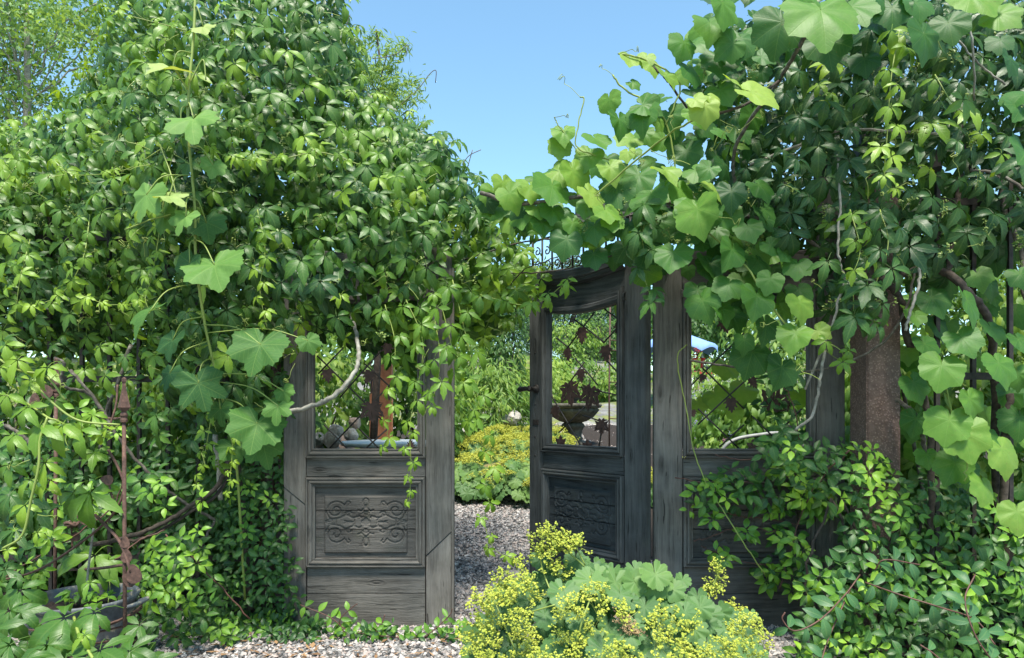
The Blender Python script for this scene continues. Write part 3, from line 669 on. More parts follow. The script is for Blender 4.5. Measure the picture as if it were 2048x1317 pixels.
class Plant:
    def __init__(s, name, label, cat, loc, group=None):
        s.loc = np.asarray(loc, float); s.t = thing(name, label, cat, loc, 0, group); s.L = []
    def add(s, kind, pos, n, tip, size, tint, prio=None):
        pos = np.asarray(pos, float)
        if prio is None:
            d = max(pos[1], .3); px, py = CX + pos[0] / d * F, HY - (pos[2] - EYE) / d * F
            prio = size / d * (1 if -10 < px < 2058 and -10 < py < 1327 else .05)
        s.L.append((kind, int(rng.integers(len(TPL[kind]))), basis(n, tip) * size, pos, float(tint), prio))
    def tube(s, pts, r, mat, name='stem', sides=6, tint=None):
        m = MB().tube(np.asarray(pts) - s.loc, r, sides); return m.build(name, mat, s.t)
    def finish(s, mat, nobj=300, partname='leaf', stuffname='foliage'):
        L = sorted(s.L, key=lambda a: -a[5]); s.L = []
        for kind, i, B, pos, tint, _ in L[:nobj]:
            o = obj(partname, leaf_mesh(kind, i, mat), mat, s.t); M = np.eye(4); M[:3, :3] = B; M[:3, 3] = pos - s.loc
            o.matrix_local = Matrix(M.tolist()); o['tint'] = tint
        rest = L[nobj:]
        if rest:
            Vs, Ts, Us, ti, n = [], [], [], [], 0
            for kind, i, B, pos, tint, _ in rest:
                V, T, uv = TPL[kind][i]; Vs.append(V @ B.T + (pos - s.loc)); Ts.append(T + n); Us.append(uv); ti.append(np.full(len(V), tint)); n += len(V)
            obj(stuffname, mk(stuffname, np.concatenate(Vs), np.concatenate(Ts), np.concatenate(Us), np.concatenate(ti)), mat, s.t, kind='stuff')
def inpoly(poly, p):
    poly = np.asarray(poly, float); x, y = p[:, 0], p[:, 1]; ins = np.zeros(len(p), bool)
    for (x0, y0), (x1, y1) in zip(poly, np.roll(poly, -1, 0)):
        c = ((y0 > y) != (y1 > y)) & (x < (x1 - x0) * (y - y0) / (y1 - y0 + 1e-9) + x0); ins ^= c
    return ins
def edge_dist(poly, p):
    poly = np.asarray(poly, float); d = np.full(len(p), 1e9); g = np.zeros((len(p), 2))
    for a, b in zip(poly, np.roll(poly, -1, 0)):
        ab = b - a; t = np.clip(((p - a) @ ab) / (ab @ ab), 0, 1); c = a + t[:, None] * ab; v = p - c; k = np.linalg.norm(v, axis=1); m = k < d
        d[m] = k[m]; g[m] = -v[m] / (k[m, None] + 1e-6)
    return d, g
def darts(poly, r, n=20000, keep=None):
    poly = np.asarray(poly, float); lo, hi = poly.min(0), poly.max(0)
    n = min(n, int(14 * np.prod(hi - lo) / r ** 2) + 50)
    c = rng.uniform(lo, hi, (n, 2)); c = c[inpoly(poly, c)]; cell = {}; out = []
    for p in c:
        k = (int(p[0] // r), int(p[1] // r)); ok = True
        for i in (-1, 0, 1):
            for j in (-1, 0, 1):
                for e in cell.get((k[0] + i, k[1] + j), ()):
                    if (e[0] - p[0]) ** 2 + (e[1] - p[1]) ** 2 < r * r: ok = False
        if ok: cell.setdefault(k, []).append(p); out.append(p)
    return np.array(out).reshape(-1, 2)
def lowf(p, s, ph=0): return np.sin(p[:, 0] / s + ph) * np.cos(p[:, 1] / s * 1.17 + ph * 1.7) + .6 * np.sin(p[:, 0] / s * 2.3 - p[:, 1] / s * 1.9 + ph)
def cover(pl, kind, poly, depth, layers, size, tintf, bulge=.35, bw=150, up=.45, tipj=.6, behind=False):
    """fill a measured outline with hanging leaves, several layers deep, the front ones bulging towards the viewer"""
    for k, (r, back) in enumerate(layers):
        p = darts(poly, r); e, g = edge_dist(poly, p); lf = lowf(p, 95, 1.3)
        for i in range(len(p)):
            x = min(e[i] / bw, 1); d = depth(*p[i]) + bulge * (1 - math.sqrt(max(0, 1 - (1 - x) ** 2))) + back + U(-.11, .08) + .10 * lf[i]
            side = (1 - x) ** 2
            n = A(U(-.5, .5) + g[i, 0] * side * .9, -1 + U(-.2, .2), up + U(-.35, .45) - g[i, 1] * side * .9)
            tip = A(U(-tipj, tipj) + .25 * g[i, 0], -.25, -1)
            pl.add(kind, P(p[i, 0], p[i, 1], d), n, tip, size * U(.55, 1.3) * (1.0 if k < 2 else 1.15), tintf(p[i, 0], p[i, 1], k, lf[i]), (1.0 - .2 * k + U(0, .1)) * (1 if -20 < p[i, 0] < 2068 and -20 < p[i, 1] < 1337 else .05))
def strand(pl, kind, pts, size0, size1, step, tint0, tint1, stemr=.0028, mat=None, droop=1.0):
    s_ = spline([P(*p) for p in pts], 10); pl.tube(s_, np.linspace(stemr, stemr * .45, len(s_)), mat or G['stem'], 'shoot', 5)
    L = np.concatenate([[0], np.cumsum(np.linalg.norm(np.diff(s_, axis=0), axis=1))]); k = 0; x = step * .5
    while x < L[-1]:
        t = x / L[-1]; p = A(*[np.interp(x, L, s_[:, i]) for i in range(3)]); sd = 1 if k % 2 else -1
        sz = size0 + (size1 - size0) * t
        pet = A(sd * U(.3, .8), U(-.9, -.3), U(-.1, .4)) * sz * .5
        pl.add(kind, p + pet, A(sd * U(.0, .7), -1, U(.1, .9)), A(sd * U(.1, .8), -.2, -droop), sz * U(.85, 1.15), tint0 + (tint1 - tint0) * t + U(-.08, .08), 2)
        x += step * (1 - .45 * t) * U(.8, 1.2); k += 1
def tendril(pl, p, L, mat=None):
    a = np.linspace(0, 1, 22); d = nrm(A(U(-1, 1), U(-.4, .1), U(-.6, .7))); u = nrm(np.cross(d, A(0, 1, .1))); v = np.cross(d, u)
    co = 14 * a ** 3; rr = .14 * L * a ** 1.5 * (1 - .3 * a)
    pts = p + d * (L * (a - .35 * a ** 3))[:, None] + u * (rr * np.sin(co))[:, None] + v * (rr * np.cos(co))[:, None]
    return pts
def tendrils(pl, spots, L=.12):
    m = MB()
    for p in spots: m.tube(tendril(pl, p, L * U(.6, 1.4)) - pl.loc, .0015, 3, False)
    m.build('tendrils', G['stem'], pl.t, kind='stuff')
def buds(pl, spots, s0, s1, mat=None, name='bud_cluster', lib=None, n=(0, -.5, 1)):
    lib = lib or BUD; cache = {}
    for p in spots:
        i = int(rng.integers(len(lib)))
        key = (name, i, id(mat))
        if key not in LMESH:
            V, T, sv, stt = lib[i]; me = mk(name, np.concatenate([V, sv]), np.concatenate([T, stt + len(V)]), tint=np.concatenate([np.random.default_rng(i).uniform(.1, .95, len(V) // 6).repeat(6), np.full(len(sv), .25)]), smooth=False)
            me.materials.append(mat or G['bud']); me.materials.append(G['stem'])
            mi = np.zeros(len(T) + len(stt), np.int32); mi[len(T):] = 1; me.polygons.foreach_set('material_index', mi); LMESH[key] = me
        o = obj(name, LMESH[key], None, pl.t); sz = U(s0, s1); B = basis(A(U(-.5, .5), -.6 + U(-.4, .3), 1), A(U(-1, 1), -1, 0)) * sz
        M = np.eye(4); M[:3, :3] = B; M[:3, 3] = np.asarray(p) - pl.loc; o.matrix_local = Matrix(M.tolist()); o['tint'] = U(-.1, .12)

# ------------------------------------------------------------------ creeper mound on the left, hanging over the gate
mound = [(-460, 275), (0, 262), (60, 250), (120, 222), (150, 180), (203, 122), (212, 60), (212, -60), (678, -60), (690, 60), (712, 150), (738, 192), (790, 232), (830, 258), (868, 266), (893, 282), (903, 322), (930, 345), (952, 392), (975, 432), (1000, 462), (1040, 502), (1068, 545), (1062, 590), (1030, 600), (985, 655), (915, 670), (880, 730), (838, 745), (800, 715), (760, 690), (700, 682), (660, 655), (622, 662), (598, 720), (596, 790), (560, 850), (500, 900), (440, 900), (400, 830), (345, 800), (300, 745), (250, 700), (130, 690), (-460, 700)]
cl = Plant('creeper_vine', 'tall mound of five-fingered green creeper covering the left side and the grey weathered door', 'creeper', (P(400, 0, 3.7)[0], 3.7, 0))
def dmound(px, py):
    d = 3.12 + .25 * max(0, (250 - py) / 250) + (.12 if px < 260 else 0)
    if px > 820: d += (px - 820) / 240 * .28
    if px < 260 and py > 430: d += .1
    return d
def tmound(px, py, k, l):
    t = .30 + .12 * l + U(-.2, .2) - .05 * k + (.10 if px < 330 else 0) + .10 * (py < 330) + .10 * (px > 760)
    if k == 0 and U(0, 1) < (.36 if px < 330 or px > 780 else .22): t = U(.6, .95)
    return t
cover(cl, 'creeper', mound, dmound, [(34, 0), (32, .08), (33, .19), (34, .32), (34, .44), (36, .56), (36, .68), (36, .8), (36, .92), (36, 1.05), (36, 1.2)], .097, tmound, .42, 170)
for (ax, ay), (bx, by) in zip(mound[1:27], mound[2:28]):   # young leaves that stick out of the outline
    n_ = nrm(A(by - ay, -(bx - ax)))
    for k in range(int(math.hypot(bx - ax, by - ay) / 15)):
        t_ = U(0, 1); o_ = U(2, 26); px, py = ax + (bx - ax) * t_ + n_[0] * o_, ay + (by - ay) * t_ + n_[1] * o_
        cl.add('creeper', P(px, py, dmound(px, py) + .38 + U(-.1, .1)), A(n_[0] * .6 + U(-.5, .5), -.8, U(.1, .9) + .4), A(n_[0] + U(-.5, .5), -.3, -n_[1] * .4 - U(0, .9)), U(.05, .09), U(.35, .9), .5)
for pts, s0, s1, st, t0, t1 in [
    ([(905, 560, 3.25), (938, 700, 3.22), (962, 830, 3.2), (985, 950, 3.2), (970, 1040, 3.2), (990, 1100, 3.2), (1042, 1122, 3.22)], .105, .05, .115, .5, .8),
    ([(880, 600, 3.2), (905, 700, 3.18), (925, 790, 3.18), (950, 850, 3.2)], .10, .07, .09, .5, .7),
    ([(812, 600, 3.15), (845, 680, 3.12), (838, 760, 3.12), (820, 850, 3.12), (822, 930, 3.12), (818, 1020, 3.12)], .10, .035, .10, .5, .85),
    ([(770, 610, 3.15), (790, 690, 3.12), (782, 800, 3.13), (770, 905, 3.14)], .085, .05, .10, .45, .8),
    ([(870, 640, 3.15), (880, 720, 3.12), (868, 790, 3.12), (845, 835, 3.12)], .10, .06, .09, .45, .7),
    ([(960, 590, 3.3), (1040, 610, 3.2), (1090, 600, 3.1), (1120, 575, 3.05), (1150, 560, 3.0)], .085, .06, .075, .5, .8),
    ([(720, 330, 3.0), (640, 305, 2.95), (560, 318, 2.9), (470, 318, 2.9), (408, 292, 2.9)], .06, .05, .07, .7, .9),
    ([(388, 262, 2.95), (320, 300, 2.95), (250, 340, 2.95), (150, 350, 2.95), (105, 322, 2.95)], .06, .035, .09, .7, .95),
    ([(372, 62, 3.1), (330, 50, 3.05), (270, 35, 3.0), (215, 18, 3.0)], .05, .03, .09, .7, .95),
    ([(345, 310, 2.95), (330, 380, 2.95), (318, 470, 2.95), (290, 590, 2.95), (225, 610, 2.95), (160, 590, 2.95)], .06, .04, .06, .7, .95),
    ([(60, 300, 3.1), (20, 350, 3.0), (-20, 420, 3.0)], .07, .05, .08, .6, .8),
    ([(180, 430, 3.1), (165, 520, 3.0), (120, 590, 3.0), (40, 620, 3.0)], .08, .05, .08, .6, .9),
    ([(60, 480, 3.1), (40, 560, 3.0), (30, 640, 3.0)], .08, .06, .08, .6, .9),
    ([(515, 420, 3.0), (530, 500, 2.95), (520, 580, 2.95), (535, 660, 2.95)], .07, .05, .08, .6, .9),
    ([(430, 780, 3.0), (420, 850, 2.98), (405, 930, 2.98), (385, 985, 2.98)], .06, .03, .07, .7, .95),
    ([(470, 830, 3.0), (465, 900, 2.98), (458, 985, 2.98)], .05, .03, .07, .7, .95),
]: strand(cl, 'creeper', pts, s0, s1, st, t0, t1)
for pts in [[(795, 215, 3.6), (835, 180, 3.6), (860, 148, 3.6), (872, 142, 3.6), (871, 166, 3.6)], [(745, 118, 3.6), (790, 110, 3.6), (815, 90, 3.6), (812, 112, 3.6)], [(925, 330, 3.4), (938, 312, 3.4), (962, 300, 3.4)], [(690, 60, 3.6), (700, 30, 3.6)], [(935, 335, 3.4), (945, 300, 3.4)]]:
    cl.tube(spline([P(*p) for p in pts], 6), .0022, G['bark'], 'dry_shoot', 5)
cover(cl, 'creeper', [(935, 400), (985, 410), (1050, 430), (1075, 470), (1035, 478), (1040, 500), (1090, 545), (1075, 585), (1000, 600), (950, 540)], lambda x, y: 3.3, [(34, 0), (34, .12), (36, .28)], .085, lambda x, y, k, l: .45 + U(-.25, .35), .1, 40)
cover(cl, 'creeper', [(130, 670), (300, 690), (430, 830), (560, 880), (500, 960), (330, 880), (230, 800), (-60, 760), (-60, 680)], lambda x, y: 3.25, [(52, 0), (56, .12)], .085, lambda x, y, k, l: .3 + U(-.25, .45), .1, 40)
trunks = [([(690, 600, 3.35), (708, 650, 3.3), (716, 695, 3.2), (712, 740, 3.15), (670, 790, 3.12), (610, 818, 3.12), (560, 830, 3.2), (520, 880, 3.35)], [.009, .009, .010, .010, .011, .011, .012, .014], 'greybark'),
          ([(470, 880, 3.3), (440, 965, 3.25), (385, 1010, 3.2), (320, 1050, 3.15), (255, 1075, 3.15), (180, 1090, 3.25)], .011, 'darkbark'),
          ([(478, 860, 3.32), (445, 975, 3.27), (380, 1025, 3.2), (300, 1072, 3.17), (240, 1085, 3.2)], .008, 'darkbark'),
          ([(140, 740, 3.2), (190, 800, 3.2), (240, 880, 3.2), (300, 950, 3.25), (360, 1000, 3.3), (430, 1040, 3.35)], .0075, 'bark'),
          ([(430, 1040, 3.35), (410, 1080, 3.3), (395, 1120, 3.32), (380, 1180, 3.4)], .006, 'bark'),
          ([(110, 716, 3.1), (128, 728, 3.1), (125, 770, 3.12), (180, 790, 3.2), (215, 845, 3.3)], .007, 'bark'),
          ([(10, 850, 3.05), (55, 880, 3.05), (85, 935, 3.1), (95, 1000, 3.2)], .009, 'bark'),
          ([(262, 690, 3.3), (235, 770, 3.3), (210, 830, 3.35), (200, 900, 3.4)], .009, 'bark'),
          ([(560, 640, 3.5), (540, 900, 3.5), (530, 1220, 3.5)], .02, 'darkbark'), ([(430, 640, 3.6), (470, 880, 3.45), (500, 1220, 3.4)], .018, 'darkbark'),
          ([(430, 870, 3.3), (437, 930, 3.3), (440, 1000, 3.3)], .013, 'greybark'),
          ([(930, 520, 3.5), (990, 500, 3.45), (1060, 482, 3.4), (1130, 478, 3.3)], .004, 'darkbark'), ([(1010, 580, 3.5), (1050, 540, 3.4), (1100, 520, 3.3), (1150, 498, 3.3)], .003, 'darkbark'),
          ([(1010, 548, 3.5), (1080, 545, 3.42), (1150, 535, 3.4), (1230, 510, 3.3)], .0035, 'darkbark')]
for pts, r_, m_ in trunks:
    s_ = spline([P(*p) for p in pts], 8); rr = np.interp(np.linspace(0, 1, len(s_)), np.linspace(0, 1, len(np.atleast_1d(r_))), np.atleast_1d(r_)) * (1 + rng.normal(0, .06, len(s_)))
    cl.tube(wob(s_, .002), rr, G[m_], 'stem', 8)
sp = darts(mound, 74); sp = sp[edge_dist(mound, sp)[0] > 15]
buds(cl, [P(p[0], p[1], dmound(*p) - U(-.05, .06)) for p in sp if p[1] > 0][:110], .045, .075)
tendrils(cl, [P(p[0], p[1], dmound(*p) - .06) for p in darts(mound, 88)] + [P(x, y, 2.93) for x, y in ((350, 420), (330, 300), (420, 330), (560, 320), (290, 590), (200, 600), (130, 350), (380, 440), (640, 310), (540, 660), (410, 930))])
cl.finish(G['creeper'], 300)

# ------------------------------------------------------------------ large-leaved vine hanging in front of the mound
def explicit(pl, kind, rows, default_d, up=.5, k=1.0):
    for r_ in rows:
        px, py, wpx, t, rot = r_[:5]; d = r_[5] if len(r_) > 5 else default_d; u = r_[6] if len(r_) > 6 else up; ya = r_[7] if len(r_) > 7 else U(-.65, .65); u = u + U(-.3, .45); rot = rot + U(-22, 22)
        size = k * wpx / F * d / 1.75; tip = A(math.sin(R(rot)), -.28, -math.cos(R(rot)))
        size *= U(.86, 1.12); pl.add(kind, P(px, py, d) - nrm(tip) * size * .35, A(ya, -1, u), tip, size, t, 3 + wpx / 1000)
gl = Plant('grape_vine', 'very large grape leaves on a green shoot in front of the left mound', 'grape vine', (P(390, 0, 3.0)[0], 3.0, 0))
explicit(gl, 'biggrape', [(285, 408, 130, .75, 5, 2.8, .35, -.5), (335, 440, 90, .55, 20, 2.85, .3), (348, 398, 75, .95, 70, 2.78, 1.6), (365, 445, 75, .75, 0, 2.78), (437, 552, 150, .62, 12, 2.78, .5), (368, 538, 95, .22, -30, 2.85, .3, -.5),
    (288, 640, 140, .38, -32, 2.75, 1.1, -.5), (515, 712, 155, .3, 5, 2.8, .45), (402, 785, 115, .12, 10, 2.85, .3, .4), (335, 760, 95, .05, -15, 2.9, .4, -.6), (340, 695, 90, .02, -25, 2.95, .2, -.5), (510, 870, 130, .36, -5, 2.85, .3), (555, 825, 90, .45, 20, 2.83), (570, 790, 60, .5, 30, 2.85), (330, 150, 125, 1.0, -62, 2.85, 1.7), (410, 62, 75, 1.05, 35, 2.9, 1.2), (390, 258, 140, .78, 12, 2.78, 1.0), (352, 262, 80, .3, -50, 2.85, .8), (620, 690, 60, .4, 10, 2.95), (530, 905, 100, .4, 10, 2.95), (440, 830, 80, .3, -10, 2.95),(470, 905, 75, .3, 12, 3.0), (415, 460, 90, .25, 25, 2.95), (425, 340, 60, .8, 20, 2.85)], 2.8, .5, .84)
GST = spline([P(*p) for p in [(392, -60, 2.95), (388, 60, 2.92), (378, 180, 2.9), (376, 260, 2.9), (382, 330, 2.9), (390, 420, 2.92), (392, 520, 2.95), (410, 650, 3.0), (440, 780, 3.05), (470, 900, 3.15)]], 8)
for rec in list(gl.L):
    b = rec[3]; q = GST[np.argmin(np.linalg.norm((GST - b) * A(1, 1, 1) - A(0, 0, .10), axis=1))]
    gl.tube(spline([b, b * .6 + q * .4 + A(0, -.02, .035), q], 5), .0026, G['stem'], 'leaf_stalk', 6)
for pts, r_ in [([(392, -60, 2.95), (388, 60, 2.92), (378, 180, 2.9), (376, 260, 2.9), (382, 330, 2.9), (390, 420, 2.92), (392, 520, 2.95), (410, 650, 3.0), (440, 780, 3.05), (470, 900, 3.15), (490, 1200, 3.3)], .006), ([(378, 170, 2.9), (405, 120, 2.9), (412, 160, 2.9)], .003), ([(376, 180, 2.9), (350, 140, 2.87)], .003), ([(378, 250, 2.9), (392, 230, 2.82)], .003), ([(320, 290, 2.95), (345, 360, 2.9), (352, 420, 2.85), (300, 440, 2.8), (250, 460, 2.82)], .003)]:
    gl.tube(spline([P(*p) for p in pts], 8), r_, G['stem'], 'stem', 7)
tendrils(gl, [P(x, y, 2.85) for x, y in ((300, 300), (350, 430), (330, 460), (420, 300), (380, 330), (290, 450), (360, 470), (300, 330))], .16)
gl.finish(G['biggrape'], 300)

# ------------------------------------------------------------------ heart-leaved vine over the open door and on the right
gr = Plant('grape_vine', 'heart-leaved grape vine arching above the open door and hanging over the leafy door', 'grape vine', (P(1700, 0, 3.3)[0], 3.3, 0))
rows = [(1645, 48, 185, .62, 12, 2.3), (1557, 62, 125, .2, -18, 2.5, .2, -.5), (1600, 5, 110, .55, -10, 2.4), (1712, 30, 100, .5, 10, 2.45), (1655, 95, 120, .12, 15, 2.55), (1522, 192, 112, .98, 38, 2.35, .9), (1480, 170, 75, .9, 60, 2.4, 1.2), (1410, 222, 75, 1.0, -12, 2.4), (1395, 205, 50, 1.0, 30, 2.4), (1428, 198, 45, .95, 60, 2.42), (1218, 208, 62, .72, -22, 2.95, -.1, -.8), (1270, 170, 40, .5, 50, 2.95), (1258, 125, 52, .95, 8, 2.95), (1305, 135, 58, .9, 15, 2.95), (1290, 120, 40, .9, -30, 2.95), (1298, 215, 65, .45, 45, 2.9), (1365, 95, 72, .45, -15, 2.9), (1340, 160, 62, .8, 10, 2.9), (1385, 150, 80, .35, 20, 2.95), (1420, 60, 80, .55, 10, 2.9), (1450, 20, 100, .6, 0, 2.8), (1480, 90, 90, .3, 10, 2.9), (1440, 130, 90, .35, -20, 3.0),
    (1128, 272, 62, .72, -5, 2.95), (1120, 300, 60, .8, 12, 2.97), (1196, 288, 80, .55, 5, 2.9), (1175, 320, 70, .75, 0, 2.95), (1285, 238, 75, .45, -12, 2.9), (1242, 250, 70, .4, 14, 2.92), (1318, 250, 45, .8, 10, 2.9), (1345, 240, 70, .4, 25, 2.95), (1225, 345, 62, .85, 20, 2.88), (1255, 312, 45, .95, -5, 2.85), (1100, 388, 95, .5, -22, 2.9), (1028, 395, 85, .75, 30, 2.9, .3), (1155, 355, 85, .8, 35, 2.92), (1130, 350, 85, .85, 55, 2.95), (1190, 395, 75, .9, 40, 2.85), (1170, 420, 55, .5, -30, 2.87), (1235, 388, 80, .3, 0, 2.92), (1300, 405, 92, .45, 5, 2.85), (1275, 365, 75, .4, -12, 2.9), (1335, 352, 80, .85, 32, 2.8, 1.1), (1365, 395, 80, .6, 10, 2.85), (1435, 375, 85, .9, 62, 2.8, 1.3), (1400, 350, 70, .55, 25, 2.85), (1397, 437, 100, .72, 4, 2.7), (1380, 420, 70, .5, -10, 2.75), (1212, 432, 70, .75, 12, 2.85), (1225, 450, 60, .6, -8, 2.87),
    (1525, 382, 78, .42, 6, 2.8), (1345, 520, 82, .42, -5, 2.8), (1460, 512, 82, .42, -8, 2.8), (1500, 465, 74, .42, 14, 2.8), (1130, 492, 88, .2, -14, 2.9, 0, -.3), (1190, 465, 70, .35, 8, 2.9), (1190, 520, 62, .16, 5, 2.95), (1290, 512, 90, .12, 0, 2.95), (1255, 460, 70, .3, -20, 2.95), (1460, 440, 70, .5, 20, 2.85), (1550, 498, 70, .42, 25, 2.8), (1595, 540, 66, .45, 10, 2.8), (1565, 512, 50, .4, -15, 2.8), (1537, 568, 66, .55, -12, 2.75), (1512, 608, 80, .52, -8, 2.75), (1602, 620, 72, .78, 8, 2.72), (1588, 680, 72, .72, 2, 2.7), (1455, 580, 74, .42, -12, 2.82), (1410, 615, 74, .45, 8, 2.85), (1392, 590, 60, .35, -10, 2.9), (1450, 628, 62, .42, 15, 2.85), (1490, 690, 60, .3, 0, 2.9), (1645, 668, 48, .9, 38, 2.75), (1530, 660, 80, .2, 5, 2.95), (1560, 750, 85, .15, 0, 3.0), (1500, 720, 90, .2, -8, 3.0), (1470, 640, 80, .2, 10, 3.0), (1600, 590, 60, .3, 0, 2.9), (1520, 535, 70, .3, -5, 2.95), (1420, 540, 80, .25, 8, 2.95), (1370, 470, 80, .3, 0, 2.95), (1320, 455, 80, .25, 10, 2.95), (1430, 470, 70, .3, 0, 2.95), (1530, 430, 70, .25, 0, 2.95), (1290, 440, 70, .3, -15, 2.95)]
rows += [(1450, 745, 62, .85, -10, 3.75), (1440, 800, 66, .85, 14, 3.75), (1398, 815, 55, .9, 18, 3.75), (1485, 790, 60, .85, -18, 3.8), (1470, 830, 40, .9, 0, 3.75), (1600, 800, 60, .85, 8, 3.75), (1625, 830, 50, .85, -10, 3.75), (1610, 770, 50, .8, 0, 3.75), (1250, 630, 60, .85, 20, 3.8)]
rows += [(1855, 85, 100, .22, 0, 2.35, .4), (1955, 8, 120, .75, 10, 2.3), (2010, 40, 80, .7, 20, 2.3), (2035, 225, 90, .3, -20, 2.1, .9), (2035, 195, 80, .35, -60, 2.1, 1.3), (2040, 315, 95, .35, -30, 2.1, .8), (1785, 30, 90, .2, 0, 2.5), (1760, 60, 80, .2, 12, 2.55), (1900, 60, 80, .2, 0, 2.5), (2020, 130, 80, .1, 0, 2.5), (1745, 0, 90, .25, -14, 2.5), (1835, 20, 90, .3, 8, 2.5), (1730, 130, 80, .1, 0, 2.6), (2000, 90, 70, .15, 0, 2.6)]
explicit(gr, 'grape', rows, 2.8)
rows2 = [(985, 395, 62, .7, 10, 3.0), (1000, 425, 60, .5, -10, 3.05), (1045, 440, 62, .6, 14, 2.98), (1075, 425, 60, .75, -8, 2.95), (1020, 450, 55, .8, 20, 3.02), (1085, 455, 50, .4, 4, 2.95), (970, 420, 55, .6, -25, 3.05), (1010, 375, 60, .85, 35, 2.98), (1060, 385, 66, .8, -12, 2.95), (1105, 430, 70, .45, 4, 2.93), (1145, 455, 60, .5, 8, 2.92)]
explicit(gr, 'grape', rows2, 2.95)
band = [(960, 395), (1060, 350), (1150, 330), (1260, 250), (1340, 180), (1420, 0), (1560, -50), (1600, 60), (1560, 200), (1480, 330), (1560, 420), (1600, 560), (1560, 640), (1400, 620), (1370, 540), (1260, 545), (1150, 470), (1010, 440)]
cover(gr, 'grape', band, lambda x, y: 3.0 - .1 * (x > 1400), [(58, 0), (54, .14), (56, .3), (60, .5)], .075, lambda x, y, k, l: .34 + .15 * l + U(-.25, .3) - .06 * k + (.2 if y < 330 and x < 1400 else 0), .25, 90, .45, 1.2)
for pts, r_ in [([(1900, 1250, 3.3), (1830, 900, 3.3), (1780, 690, 3.2), (1700, 560, 3.2), (1600, 470, 3.15), (1480, 430, 3.1), (1330, 405, 3.0), (1180, 392, 2.95), (1040, 408, 2.95), (960, 385, 2.95)], .009), ([(1480, 430, 3.1), (1470, 300, 3.0), (1560, 160, 2.7), (1600, 90, 2.5), (1640, 30, 2.4)], .008), ([(1560, 160, 2.7), (1500, 205, 2.5), (1420, 232, 2.45), (1385, 240, 2.45)], .005), ([(1385, 240, 2.45), (1310, 290, 2.7), (1180, 400, 2.9)], .004), ([(1360, 420, 3), (1330, 240, 2.95), (1250, 180, 2.95), (1225, 150, 2.95)], .004), ([(1330, 250, 2.95), (1360, 170, 2.95), (1290, 120, 2.95), (1235, 108, 2.95)], .004), ([(1250, 330, 2.95), (1160, 300, 2.95), (1155, 260, 2.95), (1168, 200, 2.95), (1160, 195, 2.95)], .003), ([(1160, 310, 2.95), (1120, 255, 2.95), (1108, 235, 2.95)], .0025), ([(1360, 420, 3), (1480, 520, 2.85), (1540, 610, 2.8), (1600, 680, 2.75)], .004), ([(1380, 720, 3.3), (1450, 732, 3.25), (1560, 745, 3.2), (1660, 735, 3.1), (1760, 690, 3.0), (1815, 610, 2.95), (1835, 500, 2.95)], .0055), ([(1375, 690, 3.35), (1355, 720, 3.35), (1375, 830, 3.35), (1400, 940, 3.3), (1470, 1060, 3.2), (1530, 1150, 3.2)], .003), ([(1300, 130, 2.95), (1330, 155, 2.95), (1355, 190, 2.95), (1400, 250, 3)], .005)]:
    gr.tube(wob(spline([P(*p) for p in pts], 8), .0015), r_, G['bark'] if r_ > .0052 else (G['stem'] if r_ < .0045 else G['darkbark']), 'stem', 7)
tendrils(gr, [P(x, y, 2.7) for x, y in ((1440, 240), (1480, 260), (1430, 300), (1540, 170), (1380, 330), (1300, 300), (1210, 420), (1350, 280), (1250, 290), (1620, 130), (1650, 700), (1640, 760), (1420, 430), (1560, 640))] + [P(x, y, 2.95) for x, y in ((1160, 195), (1108, 235), (1225, 150), (1235, 108))], .14)
buds(gr, [P(1290 + U(-120, 300), 440 + U(-60, 60), 2.9) for _ in range(14)], .06, .09)
gr.finish(G['grape'], 300)

gx = Plant('grape_vine', 'broad grape leaves hanging in front of the black railing at the right edge', 'grape vine', (P(1950, 0, 2.75)[0], 2.75, 0))
explicit(gx, 'grape', [(1940, 618, 92, .42, 3), (1930, 690, 80, .45, 8), (1880, 748, 92, .62, 0), (2003, 745, 88, .5, 6), (1945, 812, 72, .6, 30), (1895, 858, 90, .68, -8), (1930, 885, 110, .75, 10), (2010, 918, 110, .8, 10), (1965, 985, 95, .75, -4), (2035, 1040, 80, .8, 8), (1855, 700, 70, .35, 0, 2.85), (1870, 610, 80, .3, 8, 2.9), (2040, 690, 70, .4, 0, 2.8), (2045, 560, 70, .4, -8, 2.8), (1985, 670, 70, .3, 12, 2.85), (1830, 640, 60, .6, 12, 2.85), (1835, 780, 70, .4, 4, 2.9), (1975, 880, 70, .4, 0, 2.9), (2040, 850, 80, .35, 0, 2.9), (1905, 940, 80, .5, -10, 2.8), (1985, 575, 70, .2, 0, 2.95), (1900, 560, 80, .2, 0, 2.95), (1830, 850, 70, .3, 0, 2.95), (2020, 800, 70, .3, 0, 2.95), (1960, 560, 60, .55, 0, 2.9), (1990, 520, 90, .12, 0, 3.0), (1880, 660, 70, .2, 0, 3.0), (1855, 920, 60, .5, 0, 2.85), (2040, 760, 60, .5, 0, 2.8)], 2.68, .35)
cover(gx, 'grape', [(1800, 600), (2450, 540), (2450, 1060), (1930, 1000), (1830, 900)], lambda x, y: 3.05, [(64, 0), (66, .2), (70, .5)], .08, lambda x, y, k, l: .5 + .2 * l + U(-.2, .3), .1, 60)
